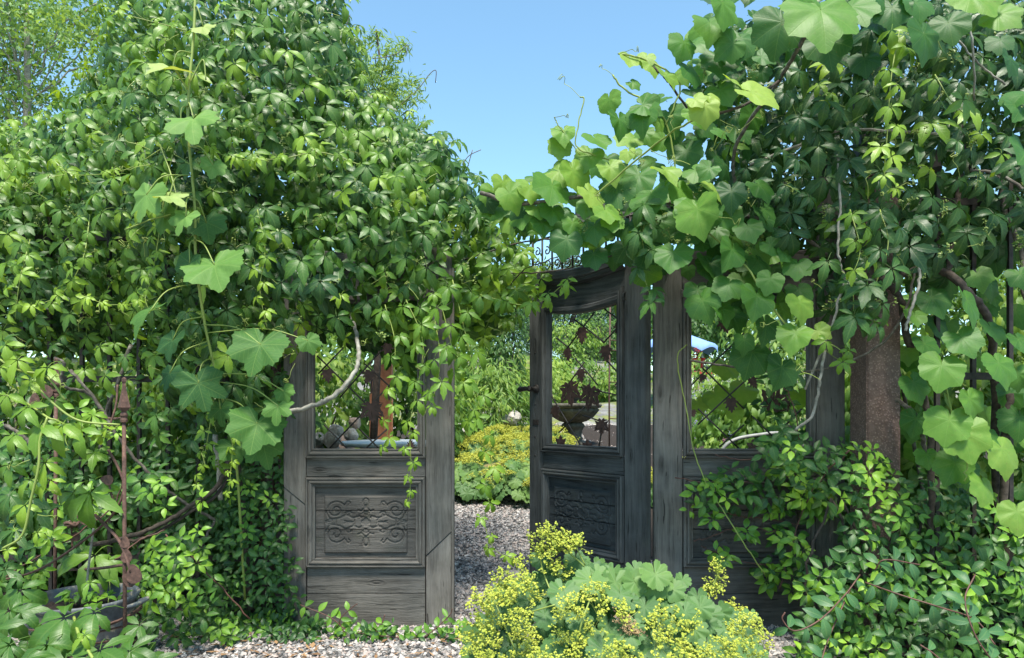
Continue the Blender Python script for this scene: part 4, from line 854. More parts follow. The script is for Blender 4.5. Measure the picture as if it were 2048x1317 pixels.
for pts, r_ in [([(1760, 560, 2.95), (1840, 540, 2.95), (1890, 545, 2.9), (1940, 590, 2.85), (1975, 640, 2.9), (1990, 760, 3.0), (1990, 1250, 3.1)], .017), ([(1895, 545, 2.9), (1905, 480, 2.95), (1915, 400, 3.0), (1930, 250, 3.0)], .013), ([(1770, 560, 3.0), (1800, 600, 3.0), (1815, 680, 3.05), (1830, 690, 3.05)], .016), ([(1790, 800, 3.05), (1830, 830, 3.0), (1845, 880, 3.0), (1860, 960, 3.05)], .01), ([(1850, 790, 2.95), (1862, 900, 2.95), (1860, 1200, 3.0)], .014), ([(2020, 790, 2.95), (2010, 900, 2.95), (2010, 1200, 3.0)], .016), ([(1940, 340, 2.9), (2000, 350, 2.85), (2048, 380, 2.8), (2090, 400, 2.8)], .007), ([(2000, 350, 2.9), (2010, 420, 2.9), (2040, 500, 2.9), (2050, 600, 2.9)], .009), ([(1920, 830, 2.75), (1935, 910, 2.72), (1930, 960, 2.7)], .003), ([(1890, 770, 2.75), (1912, 850, 2.72), (1925, 870, 2.7)], .003)]:
    gx.tube(wob(spline([P(*p) for p in pts], 8), .003), r_, G['darkbark'] if r_ > .012 else (G['bark'] if r_ > .004 else G['stem']), 'stem', 8)
gx.finish(G['grape'], 300)

# ------------------------------------------------------------------ dark creeper on the right, shade put into its leaf tints
cr = Plant('creeper_vine', 'dark five-fingered creeper, shade put into its leaf colour, hanging from the top right over the rusty post', 'creeper', (P(1800, 0, 3.2)[0], 3.2, 0))
rp = [(1400, 150), (1440, 60), (1560, 20), (1600, -60), (2480, -60), (2480, 420), (1960, 520), (1880, 560), (1800, 545), (1770, 620), (1640, 640), (1640, 560), (1690, 500), (1600, 500), (1500, 470), (1380, 470), (1290, 480), (1300, 400), (1440, 330)]
def dright(px, py): return 2.75 + (.3 if px < 1560 else 0) + (.12 if 1600 < px < 1700 and py > 250 else 0)
cover(cr, 'creeper', rp, dright, [(48, 0), (44, .11), (42, .24), (42, .38), (42, .52), (42, .66), (44, .8), (44, .95)], .104, lambda x, y, k, l: (U(.62, .95) if k == 0 and U(0, 1) < .14 else .04 + .1 * l + U(-.12, .14)), .3, 130)  # most tints kept low: the deep shade of this side is painted into the leaves
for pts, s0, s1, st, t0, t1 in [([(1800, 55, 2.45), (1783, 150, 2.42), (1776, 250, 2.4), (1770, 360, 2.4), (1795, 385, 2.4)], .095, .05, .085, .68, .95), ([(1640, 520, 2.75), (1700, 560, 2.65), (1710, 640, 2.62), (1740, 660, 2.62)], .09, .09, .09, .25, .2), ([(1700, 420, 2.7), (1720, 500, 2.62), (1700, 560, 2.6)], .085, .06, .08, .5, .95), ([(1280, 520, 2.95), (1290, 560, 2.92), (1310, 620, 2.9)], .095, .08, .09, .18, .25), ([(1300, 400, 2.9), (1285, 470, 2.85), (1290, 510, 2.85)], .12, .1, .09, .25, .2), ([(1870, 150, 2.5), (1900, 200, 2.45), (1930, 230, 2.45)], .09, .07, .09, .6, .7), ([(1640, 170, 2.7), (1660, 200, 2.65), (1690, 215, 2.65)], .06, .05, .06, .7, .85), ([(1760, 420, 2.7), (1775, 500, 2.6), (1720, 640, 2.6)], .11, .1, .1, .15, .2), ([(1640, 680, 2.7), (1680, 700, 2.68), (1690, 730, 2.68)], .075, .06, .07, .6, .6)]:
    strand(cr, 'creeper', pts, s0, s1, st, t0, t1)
for pts, r_ in [([(1675, 310, 2.8), (1680, 400, 2.78), (1676, 500, 2.78), (1690, 560, 2.8)], .005), ([(1830, 500, 2.8), (1838, 560, 2.78), (1822, 620, 2.78), (1810, 660, 2.78)], .006), ([(1650, 700, 2.8), (1640, 760, 2.8), (1625, 830, 2.85), (1590, 860, 2.9)], .006), ([(1690, 560, 2.75), (1660, 660, 2.78), (1610, 780, 2.9)], .005), ([(1900, 60, 2.7), (1950, 120, 2.7), (2010, 170, 2.7)], .004), ([(1930, 30, 2.6), (1945, 90, 2.6), (1950, 200, 2.7)], .004), ([(1500, 330, 3), (1600, 290, 3), (1700, 260, 2.9), (1900, 270, 2.9)], .006)]:
    cr.tube(wob(spline([P(*p) for p in pts], 8), .002), r_, G['greybark'] if r_ < .0065 else G['darkbark'], 'stem', 6)
sp = darts(rp, 80); buds(cr, [P(p[0], p[1], dright(*p) - .04) for p in sp if p[0] < 2060 and p[1] > 0][:60], .045, .075)
tendrils(cr, [P(p[0], p[1], dright(*p) - .06) for p in darts(rp, 120)] + [P(1780, y, 2.4) for y in (200, 260, 320, 380, 380)])
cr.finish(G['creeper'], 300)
# carrying timbers inside the greenery
pg = thing('timber_pergola', 'dark timber posts and beam under the vines above the leafy door', 'pergola', (P(1660, 0, 3.5)[0], 3.55, 0))
for px in (1655, 1735): MB().box((-.05, -.05, 0), (.05, .05, 2.9)).build('post', G['dwood_v'], pg, bevel=.004).location = (P(px, 0, 3.6)[0] - pg.location.x, .06, 0)
b0, b1 = P(1150, 420, 3.6) - A(*pg.location), P(2080, 420, 3.6) - A(*pg.location)
MB().box((b0[0], -.04, 2.05), (b1[0], .05, 2.19)).build('beam', G['dwood_h'], pg, bevel=.004)

# ------------------------------------------------------------------ small-leaved evergreen climbers at the foot
def whorls(pl, spots, size, tint, nn=(5, 9)):
    for p in spots:
        ax = nrm(A(U(-.6, .6), -1.0, U(.2, 1.1))); u = nrm(np.cross(ax, A(0, .2, 1))); v = np.cross(ax, u); k = int(rng.integers(*nn)); a0 = U(0, 6.28); s_ = size * U(.75, 1.25); t0 = tint() if callable(tint) else tint
        for i in range(k):
            a = a0 + i * 2.39; r_ = .35 + .65 * i / k; rad = u * math.cos(a) + v * math.sin(a)
            tip = rad * r_ + ax * (1.0 - r_) * .6 + A(0, 0, -.12); n = ax - rad * .35 * (1 - r_)
            pl.add('oval', p + rad * .012 - ax * .01 * i / k * 2, n, tip, s_ * (.6 + .5 * r_), t0 + U(-.08, .06) - .12 * r_)
def evergreen(pl, poly, depth, layers, size, brightp, bw=70):
    for k, (r_, back) in enumerate(layers):
        p = darts(poly, r_); e, g = edge_dist(poly, p); lf = lowf(p, 60, 2.1)
        for i in range(len(p)):
            x = min(e[i] / bw, 1); d = depth(*p[i]) + back + .16 * (1 - math.sqrt(max(0, 1 - (1 - x) ** 2))) + .05 * lf[i] + U(-.05, .05); q = P(p[i, 0], p[i, 1], d)
            if k == 0 and U(0, 1) < brightp * (1 + .8 * lf[i]): whorls(pl, [q - A(0, .03, 0)], size * .95, lambda: U(.65, 1.0))
            else:
                whorls(pl, [q], size * 1.1, lambda: U(.15, .55), (2, 5))
eo = Plant('evergreen_creeper', 'bright-tipped small-leaved shrub climbing across the leafy door and rusty post base', 'shrub', (P(1780, 0, 3.1)[0], 3.1, 0))
er = [(1520, 905), (1560, 860), (1590, 850), (1640, 905), (1700, 880), (1760, 905), (1770, 940), (1830, 985), (1850, 930), (1900, 960), (1990, 1000), (2400, 1060), (2400, 1380), (1590, 1380), (1580, 1290), (1640, 1220), (1605, 1180), (1640, 1140), (1690, 1110), (1690, 1040), (1640, 1000), (1600, 960)]
evergreen(eo, er, lambda x, y: 2.9 - .25 * max(0, (y - 1050) / 250), [(26, 0), (27, .09), (30, .2), (32, .34), (36, .5), (40, .7)], .062, .40)
evergreen(eo, [(1385, 975), (1450, 938), (1520, 945), (1600, 910), (1660, 960), (1650, 1020), (1600, 1030), (1560, 1025), (1470, 1010), (1400, 1020)], lambda x, y: 3.22, [(20, 0), (22, .06)], .062, .5, 30)
evergreen(eo, [(1545, 1060), (1590, 1045), (1610, 1100), (1620, 1150), (1585, 1180), (1530, 1160), (1510, 1120), (1550, 1100)], lambda x, y: 3.18, [(20, 0), (22, .07)], .062, .5, 30)
evergreen(eo, [(1530, 745), (1570, 760), (1580, 800), (1600, 850), (1620, 900), (1540, 900), (1560, 850), (1525, 800)], lambda x, y: 3.3, [(26, 0), (26, .06), (28, .12)], .052, .12, 30)
for c in [(1392, 985), (1412, 1005), (1425, 1035), (1380, 1018), (1452, 965), (1490, 1062), (1500, 1068), (1430, 1105), (1445, 1118), (1460, 1110), (1425, 1040), (1620, 1010), (1630, 1030)]:
    whorls(eo, [P(c[0], c[1], 3.25)], .06, lambda: U(.55, .9), (4, 7))
for pts in [[(1600, 950, 3.3), (1500, 962, 3.33), (1420, 965, 3.35), (1350, 957, 3.36)], [(1600, 1050, 3.3), (1540, 1040, 3.33), (1470, 1030, 3.35), (1420, 1020, 3.35)], [(1560, 1065, 3.3), (1480, 1055, 3.33), (1420, 1075, 3.36), (1385, 1083, 3.36)], [(1530, 1130, 3.3), (1470, 1122, 3.34), (1420, 1100, 3.35), (1402, 1092, 3.36)], [(1530, 915, 3.3), (1480, 920, 3.33), (1430, 912, 3.33)], [(1600, 900, 3.3), (1590, 820, 3.3), (1560, 760, 3.32)], [(1560, 1180, 3.2), (1600, 1040, 3.22), (1640, 960, 3.1), (1700, 900, 3.0)]]:
    eo.tube(wob(spline([P(*p) for p in pts], 7), .003), .0032, G['redstem'], 'stem', 5)
for k in range(10):
    x = 1640 + 45 * k; eo.tube(wob(spline([P(x, 1330, 3.1), P(x + U(-30, 30), 1150, 3.05), P(x + U(-60, 60), 1000, 3.05)], 7), .004), .006, G['darkbark'], 'stem', 5)
eo.finish(G['oval'], 300)

hs = Plant('honeysuckle', 'trailing shoots with paired blue-green oval leaves at the bottom right', 'honeysuckle', (P(1720, 0, 2.7)[0], 2.7, 0))
def paired(pl, kind, pts, size, step, tint, mat, r_=.003):
    s_ = spline([P(*p) for p in pts], 10); pl.tube(s_, r_, mat, 'shoot', 6); L = np.concatenate([[0], np.cumsum(np.linalg.norm(np.diff(s_, axis=0), axis=1))]); x = step * .4
    while x < L[-1]:
        p = A(*[np.interp(x, L, s_[:, i]) for i in range(3)]); q = A(*[np.interp(min(x + .01, L[-1]), L, s_[:, i]) for i in range(3)]); tg = nrm(q - p + 1e-6); sd = nrm(np.cross(tg, A(0, -1, .3)))
        for sg in (1, -1): pl.add(kind, p, A(U(-.3, .3), -1, U(.2, .8)), sd * sg + tg * U(.1, .6) + A(0, 0, U(-.2, .2)), size * U(.8, 1.15), tint + U(-.15, .15), 2)
        x += step * U(.85, 1.15)
for pts in [[(1720, 1150, 2.75), (1690, 1190, 2.7), (1640, 1240, 2.62), (1590, 1262, 2.6), (1565, 1240, 2.6), (1570, 1225, 2.6)], [(1730, 1165, 2.7), (1800, 1190, 2.6), (1880, 1215, 2.55), (1950, 1240, 2.55), (1990, 1290, 2.5)], [(1640, 1330, 2.6), (1660, 1270, 2.65), (1700, 1180, 2.72)], [(1990, 1330, 2.5), (1950, 1270, 2.5), (1930, 1200, 2.55), (1950, 1150, 2.6)], [(1840, 1290, 2.5), (1870, 1310, 2.48), (1900, 1340, 2.48)], [(1750, 1140, 2.7), (1770, 1120, 2.68), (1840, 1130, 2.68)]]:
    paired(hs, 'honey', pts, .085, .075, .45, G['redstem'])
hs.finish(G['honey'], 300)

el = Plant('evergreen_creeper', 'small-leaved shrub with bright tips between the planter tub and the grey weathered door', 'shrub', (P(400, 0, 3.2)[0], 3.2, 0))
evergreen(el, [(455, 950), (500, 935), (560, 925), (572, 1000), (585, 1100), (600, 1215), (560, 1270), (440, 1240), (400, 1240), (440, 1120), (435, 1020)], lambda x, y: 3.28, [(18, 0), (19, .06), (22, .14), (26, .24)], .045, .13, 50)
evergreen(el, [(280, 1100), (330, 1060), (400, 1080), (440, 1130), (420, 1230), (480, 1270), (330, 1290), (270, 1330), (240, 1300), (265, 1200)], lambda x, y: 3.05, [(25, 0), (26, .10), (29, .22), (34, .4)], .058, .24, 50)
evergreen(el, [(-60, 900), (120, 860), (160, 940), (220, 960), (300, 930), (330, 985), (270, 1010), (200, 1060), (130, 1120), (0, 1150), (-60, 1150)], lambda x, y: 3.1, [(30, 0), (31, .14), (34, .3), (38, .5)], .06, .2, 50)
for c in [(140, 860), (200, 870), (230, 860), (300, 980), (320, 965), (90, 1070), (80, 1140), (40, 1130), (105, 1080), (65, 1160), (345, 1110), (360, 1080), (390, 1060), (330, 1180), (360, 1170), (340, 1140), (300, 1200), (150, 820), (180, 840), (400, 1000), (330, 1010)]:
    whorls(el, [P(c[0] + U(-6, 6), c[1], 2.85)], .055, lambda: U(.7, 1.0), (5, 8))
for pts in [[(0, 1160, 2.9), (100, 1100, 2.9), (180, 1050, 2.95), (235, 1000, 3.0), (250, 930, 3.0)], [(330, 1060, 3.0), (280, 1080, 2.95), (230, 1120, 2.9)], [(500, 1240, 3.2), (420, 1150, 3.15), (330, 1070, 3.1)]]:
    el.tube(wob(spline([P(*p) for p in pts], 7), .003), .0035, G['redstem'], 'stem', 6)
tall = [(-60, 690), (200, 690), (330, 760), (430, 860), (560, 880), (560, 1000), (440, 1060), (330, 1000), (200, 900), (-60, 900)]
evergreen(el, [(250, 930), (330, 900), (430, 960), (450, 1040), (430, 1120), (330, 1110), (260, 1060)], lambda x, y: 3.45, [(32, 0), (32, .12), (34, .25)], .056, .1, 50)
evergreen(el, tall, lambda x, y: 3.42, [(40, 0), (40, .08)], .058, .12, 50)
el.finish(G['oval'], 300)
gc = Plant('ground_creeper', 'low creeper trailing over the gravel along the foot of the grey weathered door', 'ground cover', (P(620, 0, 3.2)[0], 3.2, 0))
def onground(px, py): d = F * EYE / (py - HY); return P(px, py, d)
for k in range(170):
    px = U(360, 640) if k < 120 else U(560, 930); py = U(1235, 1285) if k < 120 else U(1258, 1282)
    q = onground(px, py + 8) + A(0, 0, U(.01, .06)); whorls(gc, [q], .045, lambda: (U(.6, .9) if U(0, 1) < .3 else U(.15, .5)), (3, 6))
for pts, n in [([(600, 1210), (660, 1235), (700, 1262), (790, 1275), (900, 1278), (935, 1260)], 0), ([(690, 1270), (680, 1240), (705, 1215), (715, 1208)], 0), ([(850, 1275), (880, 1250), (900, 1230), (905, 1218)], 0), ([(740, 1275), (760, 1255), (770, 1230)], 0)]:
    paired(gc, 'oval', [(a, b, 3.22) for a, b in pts], .055, .06, .6, G['redstem'], .0025)
gc.finish(G['oval'], 300)

# ------------------------------------------------------------------ planter tub with rusty obelisk, and the creeper in front of it
TB = P(165, 0, 2.75); tx = TB[0]
tub = thing('zinc_tub', 'old oval grey zinc planter tub with flaking rim and dark soil', 'planter tub', (tx, 2.75, 0))
ov = lambda k, a: 0 * a
def oval_lathe(prof): return MB().lathe(prof, n=40)
b = oval_lathe([(.150, 0), (.165, .02), (.188, .24), (.196, .315), (.203, .322), (.206, .332), (.202, .340), (.195, .338), (.190, .325), (.180, .20)]); b.build('tub_wall', G['zinc'], tub)
b = oval_lathe([(0, .292), (.06, .300), (.12, .286), (.17, .292), (.192, .280)]); V = np.concatenate(b.V); V[:, 2] += rng.normal(0, .005, len(V)); mk_ = mk('soil', V, np.concatenate(b.T)); obj('soil', mk_, G['soil'], tub)
for s_ in (1, -1):
    MB().tube(spline(A([s_ * .195, -.04, .30], [s_ * .235, -.045, .315], [s_ * .25, 0, .32], [s_ * .235, .045, .315], [s_ * .195, .04, .30]), 6), .009, 8).build('handle', G['zinc'], tub)
seed = Plant('seedling', 'small green seedlings sprouting from the dark soil in the zinc tub', 'seedlings', (tx, 2.75, .29))
for k in range(16):
    a = U(0, 6.28); r_ = U(.02, .15); c = A(tx + r_ * math.cos(a), 2.75 + r_ * math.sin(a), .30); h_ = U(.02, .07); seed.tube([c, c + A(U(-.01, .01), 0, h_)], .0015, G['stem'], 'stem', 4)
    for j in range(3): t = U(0, 6.28); seed.add('oval', c + A(0, 0, h_), A(U(-.3, .3), -.4, 1), A(math.cos(t), math.sin(t), .2), U(.03, .055), U(.5, .9))
seed.finish(G['oval'])
ob = thing('garden_obelisk', 'rusty iron plant support with spear finials and metal leaves around the tub', 'plant support', (tx, 2.75, 0))
def lp(px, py, d): return P(px, py, d) - A(tx, 2.75, 0)
def rod(pts, r_, nm='rod', mat='rust', sides=8): return MB().tube(spline([lp(*p) for p in pts], 6), r_, sides).build(nm, G[mat], ob)
for px, py, d, zb in ((248, 845, 2.62, 0), (112, 795, 3.02, 0)):
    top = lp(px, py, d); bot = top * A(1.02, 1, 0)
    MB().tube([bot, (top + bot) / 2, top], .0075, 8).build('rod', G['rust'], ob)
    fn = MB().lathe([(0, 0), (.012, .0), (.013, .006), (.010, .012), (.013, .016), (.013, .02), (.009, .026)], n=10); 
    fn.lathe([(.008, .026), (.024, .038), (.021, .046), (.008, .085), (.006, .10), (.009, .104), (.009, .112), (0, .116)], n=4); fn.V = [v * A(1.05, 1.05, 1.5) for v in fn.V]
    fn.build('finial', G['rust'], ob, smooth=False, at=top)
rod([(128, 1140, 3.0), (190, 1138, 2.85), (250, 1130, 2.63)], .006, 'cross_bar'); rod([(190, 832, 2.9), (225, 838, 2.75), (250, 835, 2.63)], .005, 'cross_bar')
rod([(262, 1145, 2.6), (240, 1085, 2.62), (205, 1045, 2.65), (190, 1030, 2.68)], .006, 'scroll'); rod([(216, 900, 2.65), (236, 935, 2.63), (248, 975, 2.62), (232, 1020, 2.63), (195, 1060, 2.68), (120, 1115, 2.75), (65, 1145, 2.8), (-5, 1163, 2.8)], .005, 'scroll')
rod([(230, 1015, 2.64), (222, 985, 2.64), (215, 960, 2.64)], .004, 'twig'); rod([(145, 1100, 2.95), (142, 1040, 2.95), (140, 1010, 2.95)], .004, 'twig'); rod([(235, 770, 2.7), (232, 810, 2.68), (218, 858, 2.66)], .004, 'twig')
rod([(172, 1185, 2.72), (180, 1110, 2.72), (191, 1032, 2.72)], .0045, 'stake', 'greybark')
def rleaf(px, py, d, s_, rot):
    m = MB(); t = np.linspace(0, 2 * np.pi, 14, endpoint=False); c, n = math.cos(R(rot)), math.sin(R(rot)); o = lp(px, py, d)
    poly = [(s_ * .38 * math.sin(a) * (1 - .35 * math.cos(a)), s_ * .5 * math.cos(a)) for a in t]
    m.prism([(o[0] + x * c - z * n, o[2] + x * n + z * c) for x, z in poly], o[1] - .003, o[1]).build('metal_leaf', G['rust'], ob, smooth=False)
for a in ((268, 1148, 2.6, .075, 10), (258, 1160, 2.61, .06, 50), (251, 1085, 2.61, .045, 0), (253, 1112, 2.61, .055, 5), (214, 960, 2.63, .05, 80), (92, 782, 3.0, .07, 40), (70, 800, 3.0, .06, 0), (168, 1035, 2.9, .07, 60), (130, 1075, 2.95, .05, 80), (150, 1075, 2.95, .05, 110), (155, 1010, 2.95, .06, 30), (120, 1290, 2.55, .06, 60)): rleaf(*a)
rose = MB()
for k in range(5):
    aa = np.linspace(0, 5, 14); rr = .012 + .005 * k; rose.tube(np.stack([lp(142, 1055, 2.93)[0] + rr * np.cos(aa + k), lp(0, 0, 2.93)[1] + rr * .4 * np.sin(aa + k), lp(142, 1052, 2.93)[2] + .002 * k + .006 * np.sin(3 * aa)], 1), .006, 5)
rose.build('metal_rose', G['rust'], ob)
for k in range(7):                                     # wire wound round the tub
    aa = np.linspace(0, 6.6, 44); rr = .205 + .012 * rng.random() - .004 * k; z = .28 - .032 * k
    pts = np.stack([rr * np.cos(aa), rr * np.sin(aa), z + .018 * np.sin(aa + k) + .006 * np.sin(3 * aa + 2 * k)], 1); MB().tube(pts, .0042, 6).build('wire_ring', G['rust'], ob)

cf = Plant('creeper_vine', 'young yellow-green creeper arching over the rusty plant support at the left edge', 'creeper', (P(60, 0, 2.5)[0], 2.5, 0))
def pl_at(px, py, d, w_, t, up=.7, tip=None, nx=0): cf.add('creeper', P(px, py, d), A(nx + U(-.2, .2), -1, up), tip if tip is not None else A(U(-.3, .3), -.3, -1), w_ / F * d / 1.7, t, 3)
for a in [(95, 735, 2.5, 95, .8), (35, 720, 2.5, 90, .85), (0, 735, 2.5, 80, .8), (15, 790, 2.5, 85, .7), (55, 815, 2.5, 95, .62), (80, 850, 2.5, 110, .62), (125, 850, 2.5, 120, .75), (160, 860, 2.5, 100, .6), (30, 870, 2.5, 90, .65), (90, 925, 2.5, 95, .8), (60, 960, 2.52, 80, .7), (100, 960, 2.5, 85, .85), (50, 1010, 2.5, 80, .85), (75, 1065, 2.5, 50, .85), (15, 1100, 2.5, 40, .95), (20, 930, 2.55, 80, .5), (10, 690, 2.55, 80, .75), (60, 760, 2.55, 70, .85), (110, 800, 2.55, 70, .55), (185, 830, 2.55, 75, .7), (190, 905, 2.6, 70, .6)]: pl_at(*a)
for a in [(180, 985, 2.6, 150, .58, .5, A(.1, -.2, -1)), (150, 985, 2.62, 110, .42, .5, A(-.2, -.2, -1)), (190, 1110, 2.95, 150, .62, 1.2), (215, 1120, 2.95, 110, .5, 1.2), (65, 1000, 2.7, 110, .2), (20, 990, 2.7, 110, .22), (30, 1060, 2.7, 100, .2), (80, 1020, 2.7, 100, .25), (10, 1140, 2.7, 90, .2)]: pl_at(*a)
for a in [(20, 1220, 2.3, 140, .3), (40, 1180, 2.35, 120, .32), (130, 1235, 2.2, 190, .33, 1.4), (190, 1225, 2.2, 150, .36, 1.5), (180, 1165, 2.45, 60, .6, 1.6), (95, 1290, 2.1, 150, .28, 1.4), (20, 1290, 2.15, 140, .25, 1.2), (170, 1270, 2.1, 70, .8, 1.0), (200, 1300, 2.1, 160, .32, 1.3), (260, 1300, 2.3, 130, .22, 1.2), (130, 1325, 2.0, 130, .3, 1.4), (280, 1250, 2.6, 90, .25, 1.0), (-10, 1260, 2.2, 130, .25), (50, 1320, 2.0, 140, .26, 1.4), (300, 1330, 2.3, 120, .2, 1.2)]: pl_at(*a, tip=A(U(-.8, .8), -.5, -.8))
for pts, r_ in [([(-40, 690, 2.6), (30, 738, 2.52), (90, 752, 2.5), (130, 800, 2.5)], .004), ([(95, 835, 2.5), (80, 880, 2.48), (77, 935, 2.47), (62, 1000, 2.47), (45, 1070, 2.47), (5, 1098, 2.47)], .0045), ([(130, 850, 2.52), (110, 840, 2.5), (95, 835, 2.5), (40, 800, 2.55), (-30, 780, 2.6)], .004), ([(148, 1235, 2.25), (158, 1270, 2.15), (175, 1300, 2.1), (200, 1340, 2.05)], .005), ([(70, 770, 2.55), (110, 810, 2.52), (160, 842, 2.5), (240, 850, 2.55)], .004)]:
    cf.tube(spline([P(*p) for p in pts], 8), r_, G['stem'], 'shoot', 6)
strand(cf, 'creeper', [(240, 850, 2.6), (200, 870, 2.6), (150, 850, 2.6)], .05, .05, .06, .85, .9)
cover(cf, 'creeper', [(-80, 1110), (40, 1140), (60, 1250), (300, 1290), (330, 1400), (-80, 1400)], lambda x, y: 2.45 - .3 * (y - 1100) / 250, [(60, 0), (60, .12), (60, .25)], .10, lambda x, y, k, l: .25 + U(-.1, .15), .1, 60, 1.0, .8)
tendrils(cf, [P(x, y, 2.48) for x, y in ((60, 920), (75, 1030), (40, 1075), (95, 980), (120, 790), (100, 760), (20, 1100), (130, 870))], .10)
cf.finish(G['creeper'], 300)

# ------------------------------------------------------------------ lady's mantle
def mantle(name, label, c, rx, ry, h_, nleaf, size, nfl, fs, t0=.5, group=None, nobj=300, fl_dir=None, obj_fl=True, facing=.3):
    pl = Plant(name, label, 'flowering plant', c, group)
    fl = []
    for k in range(nleaf):
        a = U(0, 6.283); r_ = math.sqrt(U(0, 1)); x, y = rx * r_ * math.cos(a), ry * r_ * math.sin(a); z = h_ * (1 - r_ ** 2 * .8) * U(.45, 1.0) + .02
        p = pl.loc + A(x, y, z); up = 1 if r_ < .6 else .7
        pl.add('mantle', p, A(x / rx * .8 + U(-.35, .35), y / ry * .5 - facing + U(-.4, .2), up), A(x / rx + U(-.5, .5), -.6 + U(-.5, .5), -.35), size * U(.65, 1.2), t0 + U(-.25, .3) + .25 * (z / h_ - .7), z + .5 - .3 * y)
    return pl
lm = mantle('lady_mantle', 'large clump of round pale green leaves and yellow flowers before the open door', (.46, 2.72, 0), .62, .42, .43, 0, .1, 0, .1)
for a in [(1180, 1160, 110, 0.6, 2.45), (1125, 1185, 110, 0.38, 2.4), (1230, 1165, 110, 0.6, 2.5), (1310, 1160, 130, 0.62, 2.5), (1345, 1195, 100, 0.55, 2.5), (1150, 1120, 80, 0.35, 2.6), (1290, 1215, 100, 0.3, 2.45), (1255, 1200, 80, 0.3, 2.45), (1415, 1230, 110, 0.4, 2.5), (1390, 1260, 95, 0.45, 2.4), (1460, 1240, 100, 0.3, 2.6), (1080, 1120, 65, 0.3, 2.6), (1095, 1150, 75, 0.3, 2.6), (1160, 1240, 95, 0.3, 2.35), (1090, 1230, 90, 0.2, 2.4), (1260, 1260, 110, 0.4, 2.3), (1205, 1300, 120, 0.3, 2.2), (1110, 1290, 100, 0.2, 2.3), (1310, 1290, 110, 0.3, 2.3), (1420, 1300, 100, 0.35, 2.35), (1060, 1200, 80, 0.2, 2.5), (1345, 1240, 80, 0.4, 2.4), (1270, 1140, 70, 0.5, 2.6), (1020, 1180, 60, 0.35, 2.6), (1040, 1250, 70, 0.2, 2.45), (1480, 1290, 90, 0.25, 2.5), (1500, 1230, 60, 0.4, 2.6), (1395, 1195, 70, 0.4, 2.6), (1087, 1130, 55, 0.35, 2.6), (1168, 1121, 44, 0.4, 2.6), (1194, 1150, 85, 0.62, 2.5), (1311, 1150, 105, 0.65, 2.48), (1270, 1165, 95, 0.6, 2.5), (1345, 1180, 85, 0.55, 2.5), (1240, 1190, 90, 0.4, 2.45), (1150, 1185, 80, 0.3, 2.5), (1400, 1215, 90, 0.5, 2.45), (1370, 1225, 85, 0.45, 2.4), (1225, 1145, 70, 0.5, 2.6), (1365, 1160, 60, 0.5, 2.62), (1440, 1225, 80, 0.4, 2.55)]:
    px, py, w_, t, d = a; lm.add('mantle', P(px, py, d), A(U(-.35, .35), -1, U(.6, 1.3)), A(U(-.5, .5), -.5, -1), w_ / F * d / 3.0, t + U(-.05, .1), 3)
low = [(930, 1360), (955, 1240), (1000, 1170), (1080, 1140), (1180, 1120), (1320, 1150), (1420, 1230), (1500, 1260), (1540, 1360)]
for k, (r_, back) in enumerate([(30, 0), (32, .09), (34, .18), (38, .3)]):
    for p in darts(low, r_): 
        d = 2.62 - .28 * (p[1] - 1130) / 200 + back; lm.add('mantle', P(p[0], p[1] + 14, d), A(U(-.5, .5), -1, U(.4, 1.5)), A(U(-.8, .8), -.5, -1), U(.038, .062), .3 + U(-.22, .3), .8 - .2 * k)
fsp = []
for poly, r_, n in [([(935, 1320), (960, 1200), (1010, 1165), (1075, 1165), (1060, 1240), (1080, 1320)], 23, 99), ([(1105, 1320), (1110, 1215), (1150, 1190), (1200, 1170), (1225, 1200), (1195, 1260), (1230, 1320)], 30, 99), ([(1300, 1320), (1305, 1235), (1345, 1215), (1390, 1260), (1400, 1320)], 29, 99), ([(1455, 1320), (1465, 1235), (1490, 1225), (1530, 1260), (1525, 1320)], 25, 99), ([(1230, 1200), (1260, 1190), (1262, 1230), (1235, 1240)], 22, 9), ([(960, 1200), (1000, 1150), (1050, 1110), (1060, 1150), (1020, 1200)], 24, 99), ([(1390, 1300), (1460, 1290), (1460, 1320), (1390, 1320)], 24, 9), ([(1200, 1290), (1290, 1300), (1300, 1325), (1200, 1325)], 26, 9)]:
    for p in darts(poly, r_): fsp.append(P(p[0], p[1], 2.38 - .25 * (p[1] - 1130) / 200 + U(-.1, .1) + (.12 if p[0] < 1080 else 0)))
for px, py in ((1078, 1075), (1092, 1062), (1105, 1072), (1085, 1095), (1110, 1090), (1075, 1105), (1100, 1105), (1118, 1085), (1120, 1075), (1140, 1082), (1155, 1080), (1148, 1090), (1112, 1130), (1120, 1140), (1206, 1175), (1440, 1150), (1432, 1130), (1425, 1170), (1422, 1180), (1470, 1215), (1480, 1225)): fsp.append(P(px, py, 2.55 if px < 1300 else 2.7))
buds(lm, fsp, .042, .07, G['flower'], 'flower_spray', FLO)
for pts in [[(1200, 1180, 2.55), (1170, 1135, 2.55), (1130, 1100, 2.55), (1100, 1080, 2.55)], [(1170, 1130, 2.55), (1155, 1100, 2.55), (1150, 1085, 2.55)], [(1100, 1180, 2.5), (1085, 1140, 2.55), (1080, 1110, 2.55)], [(1400, 1240, 2.6), (1420, 1190, 2.68), (1438, 1140, 2.7)], [(1460, 1290, 2.5), (1490, 1250, 2.45), (1520, 1235, 2.45)], [(1010, 1240, 2.5), (1060, 1225, 2.4), (1110, 1210, 2.35)], [(1030, 1300, 2.4), (1000, 1230, 2.45), (985, 1190, 2.5)], [(1150, 1300, 2.3), (1165, 1240, 2.3), (1180, 1200, 2.35)], [(1330, 1320, 2.3), (1340, 1270, 2.3), (1345, 1230, 2.35)]]:
    lm.tube(spline([P(*p) for p in pts], 6), .003, G['stem'], 'stem', 6)
